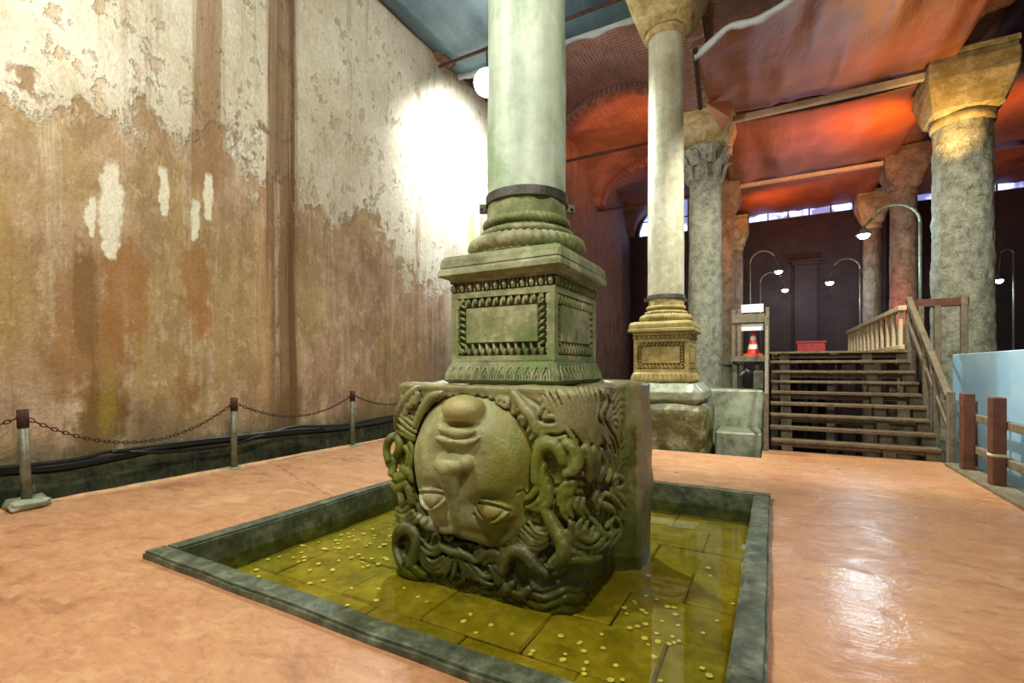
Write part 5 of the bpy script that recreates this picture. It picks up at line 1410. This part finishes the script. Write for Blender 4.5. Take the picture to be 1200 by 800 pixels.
# dark cross-rail beside the granite column and a far rail at the right
t = empty('timber_rail', (2.9, 12.4, 1.8), 'dark timber rail at the stair head beside the granite column', 'railing')
bm = bmesh.new(); box(bm, 2.45, 3.35, 12.35, 12.45, 2.70, 2.86, 0.01); bm_obj('rail', bm, M['wood_dark'], t)
for x in (2.62, 2.88, 3.28):
    bm = bmesh.new(); box(bm, x - 0.05, x + 0.05, 12.34, 12.46, 1.2, 2.92 if x > 3 else 2.72, 0.008); bm_obj('post', bm, M['wood_grey'], t)
t = empty('timber_rail', (7.5, 15.5, 1.8), 'reddish timber railing right of the massive granite column', 'railing')
for z in (2.30, 1.95):
    bm = bmesh.new(); box(bm, 5.2, 10.0, 15.45, 15.57, z - 0.07, z + 0.07, 0.01); bm_obj('rail', bm, M['wood_dark'], t)
for x in (5.4, 6.2, 7.0, 7.8, 8.6):
    bm = bmesh.new(); box(bm, x - 0.06, x + 0.06, 15.44, 15.58, -0.62, 2.4, 0.008); bm_obj('post', bm, M['wood_dark'], t)

# ================================================================== sign frame with cone on the landing
YF = 12.36
t = empty('sign_frame', (-0.42, YF, 1.66), 'grey timber frame with white boards at the left of the stair head', 'frame')
bm = bmesh.new(); box(bm, -0.86, -0.16, YF - 0.07, YF + 0.45, 1.62, 1.76, 0.01); bm_obj('shelf', bm, M['wood_grey'], t)
for x in (-0.80, -0.68):
    bm = bmesh.new(); box(bm, x - 0.04, x + 0.04, YF - 0.05, YF + 0.05, 1.76, 2.84, 0.008); bm_obj('post', bm, M['wood_grey'], t)
bm = bmesh.new(); box(bm, -0.84, -0.145, YF - 0.09, YF - 0.051, 2.52, 2.72, 0.008); bm_obj('cross_board', bm, M['wood_grey'], t)
M['white'] = simple('white_board', lin(226, 228, 228), 0.5, 0, 0.06, 6, 0)
for z0, z1 in ((2.76, 2.95), (2.34, 2.50)):
    bm = bmesh.new(); box(bm, -0.64, -0.18, YF - 0.02, YF + 0.0, z0, z1, 0.004); b = bm_obj('white_board', bm, M['white'], t)
for k, (x0_, z0_, x1_, z1_) in enumerate(((-0.30, -0.6, -0.30, 1.62), (-0.78, -0.6, -0.78, 1.62))):
    bm = bmesh.new(); box(bm, x0_ - 0.05, x0_ + 0.05, YF + 0.1, YF + 0.2, z0_, z1_, 0.008); bm_obj('support', bm, M['wood_grey'], t)
c = (-0.40, YF + 0.22); zc = 1.76
t = empty('traffic_cone', (c[0], c[1], zc), 'red and white traffic cone standing in the grey sign frame', 'cone')
M['cone_red'] = simple('cone_red', lin(206, 60, 40), 0.45, 0, 0.1, 6, 0); M['cone_white'] = simple('cone_white', lin(232, 228, 220), 0.45, 0, 0.05, 6, 0)
bm = bmesh.new(); sqloft(bm, [(0.22, zc, 0.05), (0.22, zc + 0.04, 0.05), (0.15, zc + 0.06, 0.08)], 4, c); bm_obj('foot', bm, M['cone_red'], t)
rad = lambda z: 0.145 - 0.115 * (z / 0.58)
for z0, z1, nm_, mm in ((0.05, 0.16, 'cone_body', 'cone_red'), (0.16, 0.27, 'white_band', 'cone_white'), (0.27, 0.37, 'cone_body', 'cone_red'), (0.37, 0.46, 'white_band', 'cone_white'), (0.46, 0.60, 'cone_body', 'cone_red')):
    bm = bmesh.new(); lathe(bm, [(rad(z0), zc + z0), (rad(z1), zc + z1)], 20, c); bm_obj(nm_, bm, M[mm], t, smooth=False)
# concrete ledge left of the stair
bm = bmesh.new(); box(bm, -1.45, -0.16, 11.0, 11.9, -0.66, 1.02, 0.03); o = bm_obj('concrete_ledge', bm, M['concrete']); tag(o, 'damp pale concrete ledge between the mossy block and the stair', 'ledge')
bm = bmesh.new(); box(bm, -0.98, -0.17, 10.0, 10.99, -0.66, 0.26, 0.03); o = bm_obj('concrete_step', bm, M['concrete']); tag(o, 'low greenish concrete step below the damp ledge', 'step')
bm = bmesh.new(); box(bm, -1.10, -0.75, 13.2, 13.6, -0.66, 1.55, 0.02); box(bm, -1.2, -0.65, 13.1, 13.7, 1.55, 1.66, 0.02); o = bm_obj('stone_pier', bm, M['concrete']); tag(o, 'small capped stone pier behind the damp ledge', 'pier')
t = empty('pump_unit', (-0.45, 12.1, 1.02), 'small grey pump box with black hose under the sign frame', 'pump')
bm = bmesh.new(); box(bm, -0.36, -0.17, 11.5, 11.8, 1.02, 1.42, 0.02); bm_obj('casing', bm, M['post_metal'], t)
bm = bmesh.new(); tube(bm, [(-0.36, 11.6, 1.3), (-0.5, 11.6, 1.42), (-0.62, 11.6, 1.3), (-0.6, 11.6, 1.08)], 0.06, 8); bm_obj('pipe', bm, M['hose'], t, smooth=True)
# red box far along the walkway
t = empty('red_box', (1.34, 23.4, 1.84), 'low red box far along the walkway beyond the stair', 'box')
M['redp'] = simple('red_paint', lin(190, 50, 50), 0.5)
bm = bmesh.new(); box(bm, 0.9, 1.9, 23.2, 23.6, 1.84, 2.50, 0.02); bm_obj('body', bm, M['redp'], t)
bm = bmesh.new(); box(bm, 0.86, 1.94, 23.16, 23.64, 2.50, 2.58, 0.01); bm_obj('lid', bm, M['redp'], t)

# ================================================================== coins on the pool bottom
M['coin'] = simple('worn_coin', lin(240, 236, 214), 0.4, 0.0, 0.15, 30, 0)
cms = []
for rr in (0.017, 0.021, 0.014):
    bm = bmesh.new(); lathe(bm, [(rr * 0.8, 0), (rr, 0.001), (rr, 0.004), (rr * 0.8, 0.005)], 10); me = bpy.data.meshes.new('coin'); bm.to_mesh(me); bm.free(); me.materials.append(M['coin']); cms.append(me)
n = 0
while n < 150:
    if rng.random() < 0.55: px_, py_ = rng.gauss(385, 75), rng.gauss(640, 30)
    else: px_, py_ = rng.gauss(690, 90), rng.gauss(735, 40)
    if rng.random() < 0.2: px_, py_ = rng.uniform(260, 860), rng.uniform(590, 800)
    if py_ < 520: continue
    p = at_z(px_, py_, ZB + 0.006)
    if not (x0 + 0.06 < p.x < x1 - 0.06 and y0 + 0.06 < p.y < y1 - 0.06): continue
    if -2.95 < p.x < -1.0 and 2.95 < p.y < 4.7: continue
    o = bpy.data.objects.new('coin', cms[rng.randrange(3)]); C.objects.link(o); o.location = p; o.rotation_euler = (rng.uniform(-0.08, 0.08), rng.uniform(-0.08, 0.08), 0)
    tag(o, 'small pale coin lying on the bottom of the square pool', 'coin', 'coins on the pool bottom'); n += 1
